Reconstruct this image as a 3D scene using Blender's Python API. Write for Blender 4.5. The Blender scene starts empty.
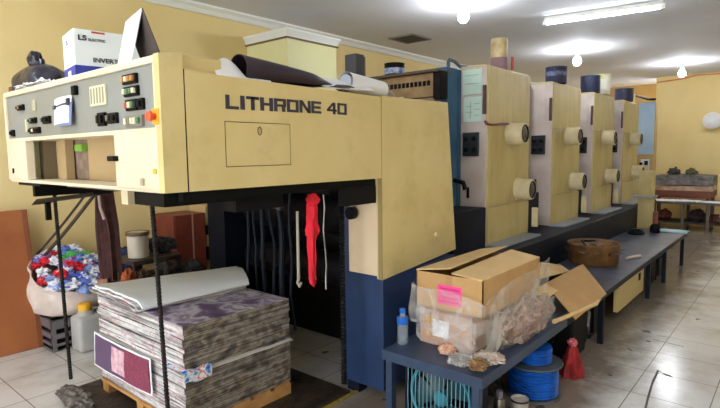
import bpy, bmesh, math, random
from mathutils import Vector, Matrix, noise
random.seed(7)
PI = math.pi
SC = bpy.context.scene
C = SC.collection

# ------------------------------------------------------------------ materials
MATS = {}
def mat(name, col, rough=.5, metal=0., col2=None, nscale=6., lo=.35, hi=.7, bump=0., bscale=30., emit=None, estr=0., alpha=1., trans=0., detail=5., coat=0., spec=.5, grime=None, gscale=3., gamt=.5, gst=None):
    if name in MATS: return MATS[name]
    m = bpy.data.materials.new(name); m.use_nodes = True
    nt = m.node_tree; b = nt.nodes['Principled BSDF']
    def rgb(c): return tuple(((v/255.)/12.92 if v/255. <= .04045 else ((v/255.+.055)/1.055)**2.4) for v in c)+(1.,)
    b.inputs['Base Color'].default_value = rgb(col)
    b.inputs['Roughness'].default_value = rough
    b.inputs['Metallic'].default_value = metal
    b.inputs['Alpha'].default_value = alpha
    b.inputs['Transmission Weight'].default_value = trans
    b.inputs['Coat Weight'].default_value = coat
    b.inputs['Specular IOR Level'].default_value = spec
    tc = nt.nodes.new('ShaderNodeTexCoord')
    last = None
    if col2 is not None:
        n = nt.nodes.new('ShaderNodeTexNoise'); n.inputs['Scale'].default_value = nscale; n.inputs['Detail'].default_value = detail
        nt.links.new(tc.outputs['Object'], n.inputs['Vector'])
        r = nt.nodes.new('ShaderNodeValToRGB')
        r.color_ramp.elements[0].position = lo; r.color_ramp.elements[1].position = hi
        r.color_ramp.elements[0].color = rgb(col2); r.color_ramp.elements[1].color = rgb(col)
        nt.links.new(n.outputs['Fac'], r.inputs['Fac'])
        last = r.outputs['Color']
    if grime is not None:
        n = nt.nodes.new('ShaderNodeTexNoise'); n.inputs['Scale'].default_value = gscale; n.inputs['Detail'].default_value = 8.; n.inputs['Roughness'].default_value = .7
        if gst is None: nt.links.new(tc.outputs['Object'], n.inputs['Vector'])
        else:
            gm = nt.nodes.new('ShaderNodeMapping'); gm.inputs['Scale'].default_value = gst
            nt.links.new(tc.outputs['Object'], gm.inputs['Vector']); nt.links.new(gm.outputs['Vector'], n.inputs['Vector'])
        r = nt.nodes.new('ShaderNodeValToRGB')
        r.color_ramp.elements[0].position = .52; r.color_ramp.elements[1].position = .75
        r.color_ramp.elements[0].color = (0,0,0,1); r.color_ramp.elements[1].color = (gamt,)*3+(1,)
        nt.links.new(n.outputs['Fac'], r.inputs['Fac'])
        mx = nt.nodes.new('ShaderNodeMixRGB')
        nt.links.new(r.outputs['Color'], mx.inputs['Fac'])
        if last is not None: nt.links.new(last, mx.inputs['Color1'])
        else: mx.inputs['Color1'].default_value = rgb(col)
        mx.inputs['Color2'].default_value = rgb(grime)
        last = mx.outputs['Color']
    if last is not None: nt.links.new(last, b.inputs['Base Color'])
    if bump:
        n = nt.nodes.new('ShaderNodeTexNoise'); n.inputs['Scale'].default_value = bscale; n.inputs['Detail'].default_value = 4.
        nt.links.new(tc.outputs['Object'], n.inputs['Vector'])
        bp = nt.nodes.new('ShaderNodeBump'); bp.inputs['Strength'].default_value = bump; bp.inputs['Distance'].default_value = .02
        nt.links.new(n.outputs['Fac'], bp.inputs['Height']); nt.links.new(bp.outputs['Normal'], b.inputs['Normal'])
    if emit is not None:
        b.inputs['Emission Color'].default_value = rgb(emit); b.inputs['Emission Strength'].default_value = estr
    MATS[name] = m
    return m

def ramp_mat(name, stops, rough=.6, nscale=8., stripes=0., stretch=(1,1,1), detail=3., constant=False):
    """procedural print: noise through a many-colour ramp; optional fine horizontal sheet lines"""
    m = bpy.data.materials.new(name); m.use_nodes = True
    nt = m.node_tree; b = nt.nodes['Principled BSDF']; b.inputs['Roughness'].default_value = rough
    def rgb(c): return tuple(((v/255.)/12.92 if v/255. <= .04045 else ((v/255.+.055)/1.055)**2.4) for v in c)+(1.,)
    tc = nt.nodes.new('ShaderNodeTexCoord'); mp = nt.nodes.new('ShaderNodeMapping'); mp.inputs['Scale'].default_value = stretch
    src = nt.nodes.new('ShaderNodeNewGeometry').outputs['Position'] if stripes else tc.outputs['Object']
    nt.links.new(src, mp.inputs['Vector'])
    n = nt.nodes.new('ShaderNodeTexNoise'); n.inputs['Scale'].default_value = nscale; n.inputs['Detail'].default_value = detail
    nt.links.new(mp.outputs['Vector'], n.inputs['Vector'])
    r = nt.nodes.new('ShaderNodeValToRGB'); els = r.color_ramp.elements
    if constant: r.color_ramp.interpolation = 'CONSTANT'
    while len(els) < len(stops): els.new(.5)
    for e, (p, c) in zip(els, stops): e.position = p; e.color = rgb(c)
    nt.links.new(n.outputs['Fac'], r.inputs['Fac'])
    last = r.outputs['Color']
    if stripes:
        sx = nt.nodes.new('ShaderNodeMapping'); sx.inputs['Scale'].default_value = (1.5, 1.5, stripes)
        nt.links.new(src, sx.inputs['Vector'])
        n2 = nt.nodes.new('ShaderNodeTexNoise'); n2.inputs['Scale'].default_value = 1.; n2.inputs['Detail'].default_value = 3.
        nt.links.new(sx.outputs['Vector'], n2.inputs['Vector'])
        r2 = nt.nodes.new('ShaderNodeValToRGB'); r2.color_ramp.elements[0].position = .38; r2.color_ramp.elements[1].position = .6
        r2.color_ramp.elements[0].color = (.16, .15, .14, 1); r2.color_ramp.elements[1].color = (1, 1, 1, 1)
        nt.links.new(n2.outputs['Fac'], r2.inputs['Fac'])
        mx = nt.nodes.new('ShaderNodeMixRGB'); mx.blend_type = 'MULTIPLY'; mx.inputs['Fac'].default_value = .85
        nt.links.new(last, mx.inputs['Color1']); nt.links.new(r2.outputs['Color'], mx.inputs['Color2'])
        last = mx.outputs['Color']
    nt.links.new(last, b.inputs['Base Color'])
    MATS[name] = m
    return m

WALL = mat('wall_yellow', (231,208,148), .75, col2=(224,199,136), nscale=1.2, grime=(200,172,112), gscale=.9, gamt=.25)
CEIL = mat('ceiling_paint', (234,234,240), .8, col2=(222,222,228), nscale=.8)
WHITE = mat('plaster_white', (232,232,226), .7)
CONS = mat('console_cream_daylit', (224,212,186), .45, col2=(216,202,172), nscale=3., grime=(190,166,120), gscale=2.5, gamt=.25)  # paler copy of the cream enamel, whiter daylight put into the colour
CREAM = mat('cream_enamel', (202,187,128), .42, col2=(194,177,114), nscale=3., grime=(170,140,80), gscale=2.5, gamt=.35)
CREAMD = mat('cream_enamel_worn', (218,198,142), .42, col2=(208,186,126), nscale=2.5, grime=(150,122,66), gscale=2.2, gamt=.4)
TOWER = mat('tower_enamel', (204,186,130), .45, col2=(190,170,110), nscale=3., grime=(134,98,58), gscale=4.5, gamt=.6, gst=(1.6,1.,.35))
PALE = mat('pale_front_enamel', (214,202,192), .5, col2=(198,180,172), nscale=4., grime=(140,110,100), gscale=5., gamt=.5, gst=(1.,1.6,.35))
NAVY = mat('navy_enamel', (38,62,104), .45, col2=(30,50,84), nscale=4., grime=(24,30,44), gscale=3., gamt=.6)
DNAVY = mat('dark_navy_enamel', (22,31,50), .5, spec=.15, col2=(15,21,35), nscale=4., grime=(14,16,22), gscale=3., gamt=.6)
BLUE = mat('blue_enamel', (52,104,142), .45, col2=(40,84,120), nscale=4.)
DECK = mat('deck_plate', (84,92,116), .32, col2=(60,66,84), nscale=5., grime=(38,38,44), gscale=6., gamt=.7, bump=.15, bscale=70.)
STEPB = mat('step_enamel', (52,70,98), .45, col2=(40,55,80), nscale=6., grime=(40,42,48), gscale=5., gamt=.5)
BLACK = mat('black_matte', (12,12,14), .55, spec=.15, col2=(19,18,19), nscale=9.)
DARK = mat('greasy_steel', (30,28,29), .5, .3, spec=.15, col2=(17,16,17), nscale=12.)
IRON = mat('dark_rod_steel', (46,42,40), .45, .6, col2=(26,24,24), nscale=40.)
STEEL = mat('bare_steel', (150,146,140), .35, .9, col2=(110,104,98), nscale=10.)
GREYP = mat('console_grey', (140,143,140), .5, col2=(136,134,124), nscale=2., grime=(140,128,104), gscale=2.4, gamt=.4)
PAPER = mat('white_paper', (238,238,240), .75)
CARD = mat('cardboard', (198,158,104), .8, col2=(188,146,92), nscale=5., grime=(160,118,70), gscale=4., gamt=.3)
CARDIN = mat('cardboard_light', (224,192,138), .8, col2=(214,180,126), nscale=5.)
WOOD = mat('pallet_wood', (196,148,88), .7, col2=(160,112,62), nscale=10.)
BOARD = mat('brown_board', (164,98,52), .65, col2=(150,84,42), nscale=2.5, grime=(120,64,32), gscale=3., gamt=.5)
REDB = mat('red_brown_wood', (134,62,44), .5, col2=(112,48,34), nscale=6.)
CAPM = mat('cap_cream', (226,214,176), .45, col2=(206,190,148), nscale=8., grime=(120,98,70), gscale=7., gamt=.4)
RED = mat('red_cloth', (226,20,44), .8, col2=(190,12,32), nscale=12.)
BROWNC = mat('brown_cloth', (84,48,44), .9, col2=(62,34,32), nscale=14., bump=.3)
PRINTDARK = mat('dark_print', (58,40,56), .45, col2=(40,28,40), nscale=5.)
BAGBLK = mat('black_bag', (34,34,52), .25, col2=(24,22,36), nscale=6., bump=.5, bscale=18., grime=(38,58,66), gscale=3., gamt=.6)
TURQ = mat('turquoise_enamel', (64,152,168), .4, col2=(46,122,140), nscale=9.)
def film_mat(name, col, a0, a1, ns):
    m = mat(name, col, .25, bump=.2, bscale=20., spec=.4)
    nt = m.node_tree; b = nt.nodes['Principled BSDF']; tc = nt.nodes.new('ShaderNodeTexCoord'); n = nt.nodes.new('ShaderNodeTexNoise')
    n.inputs['Scale'].default_value = ns; n.inputs['Detail'].default_value = 5.; n.inputs['Distortion'].default_value = 1.2
    r = nt.nodes.new('ShaderNodeMapRange'); r.inputs['From Min'].default_value = .38; r.inputs['From Max'].default_value = .68; r.inputs['To Min'].default_value = a0; r.inputs['To Max'].default_value = a1
    nt.links.new(tc.outputs['Object'], n.inputs['Vector']); nt.links.new(n.outputs['Fac'], r.inputs['Value']); nt.links.new(r.outputs[0], b.inputs['Alpha'])
    return m
FILM = film_mat('cloudy_film', (232,228,222), .14, .46, 7.)
FILM0 = mat('plastic_film', (240,238,232), .22, alpha=.46, bump=.9, bscale=26., col2=(210,202,192), nscale=12.)
FILMB = film_mat('brown_tint_film', (206,182,170), .2, .75, 13.)
PET = mat('clear_bottle', (200,212,222), .08, alpha=.22)
BLUECAP = mat('blue_plastic', (24,96,190), .35)
REEL = mat('reel_blue', (24,104,206), .45, col2=(16,80,170), nscale=14.)
REELG = mat('reel_flange', (92,98,104), .5, col2=(70,74,80), nscale=9.)
RUST = mat('rusty_brown', (138,98,52), .6, col2=(94,62,34), nscale=9., grime=(60,34,22), gscale=7., gamt=.6)
BUCKETB = mat('bucket_blue', (48,56,92), .45, col2=(36,42,74), nscale=6.)
YELLOW = mat('yellow_plastic', (236,178,40), .45)
ORANGE = mat('orange_red_plastic', (224,84,40), .4)
GREEN = mat('green_plastic', (120,172,60), .5)
JUG = mat('milky_plastic', (190,188,182), .4, col2=(172,170,166), nscale=4.)
LBLUE = mat('light_blue_paint', (168,192,214), .5, col2=(150,176,200), nscale=3.)
PINK = mat('pink_sticker', (242,74,150), .5)
BTNO = mat('button_amber', (186,124,66), .35)
BTNG = mat('button_green', (80,120,84), .35)
BTNW = mat('button_ivory', (220,212,176), .4)
BTNR = mat('button_red', (176,66,56), .4)
LETTER = mat('letter_navy', (52,50,66), .5)
LBAND = mat('carton_blue', (44,56,150), .5)
CARTW = mat('carton_white', (226,232,232), .55)
PURPLE = mat('purple_print', (96,74,104), .55)
CRIM = mat('crimson_print', (146,66,90), .55, col2=(122,50,74), nscale=60., detail=1.)
PINKPR = mat('pale_pink_print', (228,206,208), .6, col2=(200,140,160), nscale=30.)
GREASE = mat('oily_brown', (70,56,44), .5, col2=(40,34,30), nscale=14., bump=.5)
BULB = mat('lit_bulb', (255,255,255), .3, emit=(242,248,255), estr=80.)
TUBE = mat('lit_tube', (255,255,255), .3, emit=(236,245,255), estr=20.)
FILLTUBE = mat('added_fill_tube', (255,255,255), .3, emit=(236,245,255), estr=46.)  # brighter emission for the unseen tubes added as fill
EDGE = ramp_mat('paper_stack_edges_shaded', [(.30,(64,58,54)), (.42,(122,114,104)), (.5,(158,152,142)), (.57,(132,118,98)), (.64,(84,76,78)), (.75,(150,144,136))], .7, 4., 240., (2.2,2.2,3.5))  # sheet edges, tones darkened to put the near face's shade into the colour
EDGEW = ramp_mat('folded_sheet_edges', [(.3,(190,186,186)), (.5,(228,226,224)), (.62,(204,170,178)), (.7,(236,234,232))], .7, 6., 60., (1.,2.,5.))
PRINT = ramp_mat('colour_print', [(.30,(78,56,98)), (.42,(116,94,130)), (.48,(206,200,212)), (.54,(124,108,140)), (.60,(222,216,220)), (.68,(202,192,150)), (.76,(168,70,90))], .5, 4.5, 0., (1,1,1), 5.)
PRINTB = ramp_mat('blue_white_print', [(.32,(30,70,170)), (.42,(110,170,220)), (.5,(240,240,240)), (.58,(200,60,90)), (.66,(240,238,236))], .5, 24., 0., (1,1,1), 3.)

# floor tiles: 0.42 m, grout lines, dirt, brown band of grime and painted shade
def tile_mat():
    m = bpy.data.materials.new('floor_tiles'); m.use_nodes = True
    nt = m.node_tree; b = nt.nodes['Principled BSDF']
    tc = nt.nodes.new('ShaderNodeTexCoord'); mp = nt.nodes.new('ShaderNodeMapping')
    mp.inputs['Location'].default_value = (-1.04, -.77, 0)
    nt.links.new(tc.outputs['Object'], mp.inputs['Vector'])
    br = nt.nodes.new('ShaderNodeTexBrick'); br.offset = 0.; br.squash = 1.
    br.inputs['Scale'].default_value = 1.; br.inputs['Brick Width'].default_value = .42; br.inputs['Row Height'].default_value = .42
    br.inputs['Mortar Size'].default_value = .0035; br.inputs['Mortar Smooth'].default_value = .3
    br.inputs['Color1'].default_value = (.76,.745,.715,1); br.inputs['Color2'].default_value = (.70,.685,.655,1); br.inputs['Mortar'].default_value = (.20,.175,.145,1)
    nt.links.new(mp.outputs['Vector'], br.inputs['Vector'])
    n = nt.nodes.new('ShaderNodeTexNoise'); n.inputs['Scale'].default_value = 1.6; n.inputs['Detail'].default_value = 9.; n.inputs['Roughness'].default_value = .68
    nt.links.new(tc.outputs['Object'], n.inputs['Vector'])
    r = nt.nodes.new('ShaderNodeValToRGB'); r.color_ramp.elements[0].position = .46; r.color_ramp.elements[1].position = .72
    r.color_ramp.elements[0].color = (0,0,0,1); r.color_ramp.elements[1].color = (.75,.75,.75,1)
    nt.links.new(n.outputs['Fac'], r.inputs['Fac'])
    mx = nt.nodes.new('ShaderNodeMixRGB'); mx.inputs['Color2'].default_value = (.33,.27,.205,1)
    nt.links.new(r.outputs['Color'], mx.inputs['Fac']); nt.links.new(br.outputs['Color'], mx.inputs['Color1'])
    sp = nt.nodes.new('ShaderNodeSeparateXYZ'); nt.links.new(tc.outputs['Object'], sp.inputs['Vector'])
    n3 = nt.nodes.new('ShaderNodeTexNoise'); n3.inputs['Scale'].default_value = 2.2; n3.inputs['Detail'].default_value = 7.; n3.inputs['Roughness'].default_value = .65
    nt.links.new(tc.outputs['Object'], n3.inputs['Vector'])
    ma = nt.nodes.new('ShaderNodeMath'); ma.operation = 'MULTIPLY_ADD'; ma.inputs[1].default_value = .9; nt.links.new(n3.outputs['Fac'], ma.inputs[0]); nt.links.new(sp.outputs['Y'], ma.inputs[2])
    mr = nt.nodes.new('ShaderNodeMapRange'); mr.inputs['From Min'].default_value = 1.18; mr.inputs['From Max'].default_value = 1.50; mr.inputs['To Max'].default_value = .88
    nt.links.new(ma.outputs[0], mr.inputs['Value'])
    mxd = nt.nodes.new('ShaderNodeMixRGB'); mxd.inputs['Color2'].default_value = (.20,.15,.105,1)  # band along the platform: part grime, part its shadow put into the colour
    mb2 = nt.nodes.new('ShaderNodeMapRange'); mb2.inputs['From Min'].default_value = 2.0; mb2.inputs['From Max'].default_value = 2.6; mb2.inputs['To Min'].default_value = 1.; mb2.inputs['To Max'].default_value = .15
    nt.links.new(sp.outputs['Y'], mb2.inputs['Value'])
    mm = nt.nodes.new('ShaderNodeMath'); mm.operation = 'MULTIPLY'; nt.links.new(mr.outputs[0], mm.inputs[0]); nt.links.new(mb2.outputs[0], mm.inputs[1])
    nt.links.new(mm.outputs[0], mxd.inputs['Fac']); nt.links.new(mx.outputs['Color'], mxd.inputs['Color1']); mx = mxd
    # small black specks and scuffs
    n2 = nt.nodes.new('ShaderNodeTexNoise'); n2.inputs['Scale'].default_value = 5.5; n2.inputs['Detail'].default_value = 3.
    nt.links.new(tc.outputs['Object'], n2.inputs['Vector'])
    r2 = nt.nodes.new('ShaderNodeValToRGB'); r2.color_ramp.elements[0].position = .695; r2.color_ramp.elements[1].position = .715
    r2.color_ramp.elements[0].color = (0,0,0,1); r2.color_ramp.elements[1].color = (.85,.85,.85,1)
    nt.links.new(n2.outputs['Fac'], r2.inputs['Fac'])
    mx2 = nt.nodes.new('ShaderNodeMixRGB'); mx2.inputs['Color2'].default_value = (.05,.045,.04,1)
    nt.links.new(r2.outputs['Color'], mx2.inputs['Fac']); nt.links.new(mx.outputs['Color'], mx2.inputs['Color1'])
    nt.links.new(mx2.outputs['Color'], b.inputs['Base Color'])
    b.inputs['Roughness'].default_value = .2
    return m
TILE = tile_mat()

# ------------------------------------------------------------------ mesh builder
class MB:
    def __init__(s): s.bm = bmesh.new(); s.sm = False
    def _new(s, verts, faces):
        vs = [s.bm.verts.new(v) for v in verts]
        for f in faces:
            try: s.bm.faces.new([vs[i] for i in f])
            except ValueError: pass
        return vs
    def box(s, x0, x1, y0, y1, z0, z1, bev=0., rot=None, piv=None, seg=2):
        t = bmesh.new(); bmesh.ops.create_cube(t, size=1.)
        for v in t.verts: v.co = Vector(((x0+x1)/2+v.co.x*(x1-x0), (y0+y1)/2+v.co.y*(y1-y0), (z0+z1)/2+v.co.z*(z1-z0)))
        if bev: bmesh.ops.bevel(t, geom=list(t.edges), offset=bev, segments=seg, profile=.5, affect='EDGES')
        if rot is not None:
            p = Vector(piv) if piv is not None else Vector(((x0+x1)/2, (y0+y1)/2, (z0+z1)/2))
            for v in t.verts: v.co = p + rot @ (v.co-p)
        s.merge(t); return s
    def merge(s, t):
        me = bpy.data.meshes.new('t'); t.to_mesh(me); t.free(); s.bm.from_mesh(me); bpy.data.meshes.remove(me)
    def prism(s, poly, axis, a, b):
        """poly: 2-D outline in the two other axes (in order), extruded along axis from a to b"""
        def P(q, t):
            return {'x': (t, q[0], q[1]), 'y': (q[0], t, q[1]), 'z': (q[0], q[1], t)}[axis]
        n = len(poly)
        s._new([P(q, a) for q in poly]+[P(q, b) for q in poly], [tuple(range(n))[::-1], tuple(range(n, 2*n))]+[(i, (i+1) % n, n+(i+1) % n, n+i) for i in range(n)])
        bmesh.ops.recalc_face_normals(s.bm, faces=s.bm.faces[:]); return s
    def tube(s, pts, r, n=10, r2=None, caps=True):
        pts = [Vector(p) for p in pts]; k = len(pts); rings = []
        up = Vector((0,0,1)); prev = None
        for i, p in enumerate(pts):
            d = (pts[min(i+1,k-1)]-pts[max(i-1,0)]).normalized()
            if prev is None:
                a = d.cross(up); a = d.cross(Vector((1,0,0))) if a.length < .1 else a
            else: a = prev - d*prev.dot(d)
            a.normalize(); prev = a; b = d.cross(a)
            rr = r if r2 is None else r+(r2-r)*i/(k-1)
            rings.append([p+(a*math.cos(2*PI*j/n)+b*math.sin(2*PI*j/n))*rr for j in range(n)])
        s.loft(rings, caps); s.sm = True; return s
    def loft(s, rings, caps=True, closed=True):
        n = len(rings[0]); vs = [v for r in rings for v in r]; fs = []
        for i in range(len(rings)-1):
            for j in range(n if closed else n-1):
                a, b = i*n+j, i*n+(j+1) % n
                fs.append((a, b, b+n, a+n))
        if caps and closed: fs += [tuple(range(n))[::-1], tuple(range(len(vs)-n, len(vs)))]
        s._new(vs, fs); return s
    def lathe(s, prof, c, n=24, axis='z', caps=True):
        rings = []
        for r, h in prof:
            ring = []
            for j in range(n):
                a = 2*PI*j/n; u, v = r*math.cos(a), r*math.sin(a)
                ring.append({'z': (c[0]+u, c[1]+v, c[2]+h), 'y': (c[0]+u, c[1]+h, c[2]-v), 'x': (c[0]+h, c[1]+u, c[2]+v)}[axis])
            rings.append([Vector(q) for q in ring])
        s.loft(rings, caps); s.sm = True; return s
    def ball(s, c, rx, ry, rz, amp=0., fr=3., sub=4, seed=0., flat=None):
        t = bmesh.new(); bmesh.ops.create_icosphere(t, subdivisions=sub, radius=1.)
        o = Vector((seed*3.1, seed*1.7, seed*2.3))
        for v in t.verts:
            k = 1.+amp*noise.noise(v.co*fr+o)+amp*.5*noise.noise(v.co*fr*2.3+o)
            v.co = Vector((c[0]+v.co.x*rx*k, c[1]+v.co.y*ry*k, c[2]+v.co.z*rz*k))
            if flat is not None and v.co.z < flat: v.co.z = flat
        s.merge(t); s.sm = True; return s
    def grid(s, f, nu, nv, thick=0.):
        """surface f(u,v), u,v in 0..1; thick gives it a back side"""
        P = [[Vector(f(i/nu, j/nv)) for j in range(nv+1)] for i in range(nu+1)]
        vs = [p for row in P for p in row]; w = nv+1
        fs = [(i*w+j, i*w+j+1, (i+1)*w+j+1, (i+1)*w+j) for i in range(nu) for j in range(nv)]
        if thick:
            N = len(vs); bk = []
            for i in range(nu+1):
                for j in range(nv+1):
                    du = P[min(i+1,nu)][j]-P[max(i-1,0)][j]; dv = P[i][min(j+1,nv)]-P[i][max(j-1,0)]
                    nn = du.cross(dv); nn = nn.normalized() if nn.length > 1e-9 else Vector((0,0,1))
                    bk.append(P[i][j]-nn*thick)
            vs += bk; fs += [tuple(N+k for k in q[::-1]) for q in fs]
            bd = [(i, 0) for i in range(nu+1)]+[(nu, j) for j in range(1, nv+1)]+[(i, nv) for i in range(nu-1, -1, -1)]+[(0, j) for j in range(nv-1, 0, -1)]
            ids = [i*w+j for i, j in bd]
            fs += [(ids[k], ids[(k+1) % len(ids)], N+ids[(k+1) % len(ids)], N+ids[k]) for k in range(len(ids))]
        s._new(vs, fs); s.sm = True; return s
    def build(s, name, m, parent=None, sm=None, loc=None):
        me = bpy.data.meshes.new(name)
        bmesh.ops.recalc_face_normals(s.bm, faces=s.bm.faces[:])
        o = bpy.data.objects.new(name, me); C.objects.link(o)
        off = Vector((0,0,0)); q = parent
        while q is not None: off += q.location; q = q.parent
        if parent is None:
            if loc is None:
                xs = [v.co.x for v in s.bm.verts]; ys = [v.co.y for v in s.bm.verts]; zs = [v.co.z for v in s.bm.verts]
                loc = ((min(xs)+max(xs))/2, (min(ys)+max(ys))/2, min(zs))
            o.location = loc; off = Vector(loc)
        for v in s.bm.verts: v.co -= off
        s.bm.to_mesh(me); s.bm.free(); me.materials.append(m)
        if parent is not None: o.parent = parent
        if (s.sm if sm is None else sm):
            for p in me.polygons: p.use_smooth = True
            try: me.set_sharp_from_angle(angle=.7)
            except Exception: pass
        return o

def tag(o, label, cat, group=None, kind=None):
    o['label'] = label; o['category'] = cat
    if group: o['group'] = group
    if kind: o['kind'] = kind
    return o
def thing(name, label, cat, loc, group=None):
    o = bpy.data.objects.new(name, None); C.objects.link(o); o.location = loc
    return tag(o, label, cat, group)
def struct(name, mb, m):
    o = mb.build(name, m); o['kind'] = 'structure'; return o
def copy_tree(o, parent=None):
    c = o.copy(); C.objects.link(c)
    if parent is not None: c.parent = parent
    for ch in [x for x in C.objects if x.parent == o and not x.name.startswith('red_cable')]: copy_tree(ch, c)
    return c
def text(name, s, size, origin, ux, uy, m, parent, ext=.0015, sx=1., bold=0.):
    cu = bpy.data.curves.new('t', 'FONT'); cu.body = s; cu.size = size; cu.extrude = ext; cu.offset = bold
    to = bpy.data.objects.new('t', cu); C.objects.link(to)
    bpy.context.view_layer.update()
    me = bpy.data.meshes.new_from_object(to.evaluated_get(bpy.context.evaluated_depsgraph_get()))
    bpy.data.objects.remove(to); bpy.data.curves.remove(cu)
    mb = MB(); mb.bm.from_mesh(me); bpy.data.meshes.remove(me)
    ux, uy, o = Vector(ux), Vector(uy), Vector(origin); nz = ux.cross(uy)
    for v in mb.bm.verts: v.co = o+ux*v.co.x*sx+uy*v.co.y+nz*v.co.z
    return mb.build(name, m, parent, sm=False)
def RZ(a): return Matrix.Rotation(math.radians(a), 3, 'Z')
def nz(x, y, z): return noise.noise(Vector((x, y, z)))

# ------------------------------------------------------------------ room
W, CZ = 5.0, 3.13
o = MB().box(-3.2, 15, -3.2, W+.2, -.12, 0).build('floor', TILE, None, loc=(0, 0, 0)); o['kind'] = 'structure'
struct('ceiling', MB().box(-3.2, 15, -3.2, W+.2, CZ, CZ+.12), CEIL)
struct('wall_back', MB().box(-3.2, 15, W, W+.2, 0, CZ), WALL)
struct('wall_far', MB().box(13.3, 13.5, -3.2, 2.6, 0, CZ), WALL)
struct('wall_recess', MB().box(14.6, 14.8, 2.4, W, 0, CZ), mat('recess_wall', (196,164,112), .8, col2=(184,150,98), nscale=2.))
struct('wall_right', MB().box(-3.2, 15, -3.2, -3.0, 0, CZ), WALL)
mb = MB().box(-3.2, -3.0, -3.0, -1.6, 0, CZ).box(-3.2, -3.0, 3.8, W, 0, CZ).box(-3.2, -3.0, -1.6, 3.8, 2.7, CZ)
struct('wall_front', mb, WALL)
mb = MB().prism([(W, CZ), (W-.10, CZ), (W-.10, CZ-.02), (W-.06, CZ-.045), (W-.03, CZ-.085), (W, CZ-.085)], 'x', -3., 14.6)
struct('trim_1', mb, WHITE)
# wall pier with a flared white cornice
px0, px1, py0 = 3.88, 4.65, 4.30
struct('pillar', MB().box(px0, px1, py0, W, 0, 2.80), mat('pier_cream', (230,228,178), .7, col2=(224,218,160), nscale=1.5))
mb = MB()
def ring(e, z): return [Vector(p) for p in ((px0-e, W-.001, z), (px0-e, py0-e, z), (px1+e, py0-e, z), (px1+e, W-.001, z))]
mb.loft([ring(.012, 2.80), ring(.012, 2.812), ring(.028, 2.84), ring(.045, 2.868), ring(.045, 2.885)], True)
struct('trim_2', mb, WHITE)
struct('trim_shadow_line', MB().box(px0-.022, px1+.022, py0-.022, W-.001, 2.785, 2.80), mat('shadow_line_paint', (112,96,60), .7))  # dark strip painting the shadow line under the cornice
# hatch in the ceiling
t = thing('ceiling_hatch', 'dark square hatch in the white ceiling near the cornice', 'hatch', (6.16, 4.29, CZ-.02))
MB().box(5.96, 6.36, 4.11, 4.47, CZ-.012, CZ-.001).build('hatch_panel', mat('hatch_dark', (26,26,30), .6), t)
mb = MB()
for a in ((5.93,5.96,4.08,4.50), (6.36,6.39,4.08,4.50), (5.96,6.36,4.08,4.11), (5.96,6.36,4.47,4.50)): mb.box(*a, CZ-.018, CZ-.001)
mb.build('hatch_frame', mat('hatch_frame_grey', (120,116,112), .6), t)

def mark(label, pts, w, m):
    mb = MB(); mb.grid(lambda u, v: (lambda p, q, f: (p[0]+(q[0]-p[0])*f+(v-.5)*w*(1+.6*nz(u*9, v, 1)), p[1]+(q[1]-p[1])*f+(v-.5)*w*.7, .0012))(pts[min(int(u*(len(pts)-1)), len(pts)-2)], pts[min(int(u*(len(pts)-1)), len(pts)-2)+1], u*(len(pts)-1)-min(int(u*(len(pts)-1)), len(pts)-2)), 16, 1)
    o = mb.build('floor_mark', m, sm=False); tag(o, label, 'floor mark'); return o
SCUFF = mat('scuff_black', (52,46,42), .7, col2=(96,88,80), nscale=30.)
mark('long dark crack with grime along a floor tile joint in the aisle', [(3.30, .635), (3.55, .665), (3.8, .69), (4.03, .70)], .022, SCUFF)
mark('short black smear at the end of the long crack in the floor tiles', [(4.03, .70), (3.99, .66), (3.98, .61)], .035, SCUFF)
mark('thin dark scratch lying across the tile joint in the aisle', [(4.69, .87), (4.67, .76), (4.655, .64)], .016, SCUFF)
mark('small dark blot on the tiles beyond the thin scratch', [(4.85, .975), (4.87, .92)], .05, SCUFF)
mark('small dark blot between the thin scratch and the platform', [(4.34, .97), (4.33, .94)], .045, SCUFF)
mark('small round blot on the tiles beside the red sack', [(3.74, .955), (3.75, .93)], .035, SCUFF)
# lamps
def bulb(x, y, z, label):
    t = thing('hanging_bulb', label, 'light bulb', (x, y, z-.09))
    MB().lathe([(.045, 0), (.045, .02), (.02, .03)], (x, y, CZ-.03), 16).build('ceiling_rose', WHITE, t)
    MB().tube([(x, y, CZ-.02), (x, y, z+.07)], .006).build('cord', BLACK, t)
    MB().lathe([(.02, .05), (.026, .06), (.026, .1), (.012, .11)], (x, y, z), 16).build('socket', WHITE, t)
    MB().lathe([(.004, -.085), (.03, -.078), (.052, -.05), (.06, -.015), (.052, .02), (.03, .05), (.022, .062)], (x, y, z), 20).build('bulb_glass', BULB, t)
bulb(5.05, 2.83, 2.985, 'lit round bulb hanging over the printing tower with papers on its front')
bulb(8.62, 2.81, 2.955, 'lit bulb on the ceiling above the blue ink buckets')
bulb(11.3, 1.80, 2.94, 'lit bulb hanging close to the yellow end wall')
def tube_lamp(p, q, label, tm=None):
    p, q = Vector(p), Vector(q); c = (p+q)/2
    t = thing('fluorescent_lamp', label, 'lamp', (c.x, c.y, c.z))
    d = (q-p).normalized(); s = d.cross(Vector((0,0,1)))
    poly = [p+s*.035+Vector((0,0,.02)), p-s*.035+Vector((0,0,.02)), p-s*.025+Vector((0,0,CZ-.001-p.z)), p+s*.025+Vector((0,0,CZ-.001-p.z))]
    MB().loft([poly, [v+(q-p) for v in poly]]).build('housing', WHITE, t)
    MB().tube([p+d*.03, q-d*.03], .016, 12).build('tube', tm or TUBE, t)
    for e in (p, q):
        MB().box(e.x-.02, e.x+.02, e.y-.02, e.y+.02, e.z-.02, e.z+.03).build('end_socket', WHITE, t)
tube_lamp((6.36, 2.46, 3.06), (6.50, 1.24, 3.06), 'lit fluorescent tube across the white ceiling')
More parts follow.
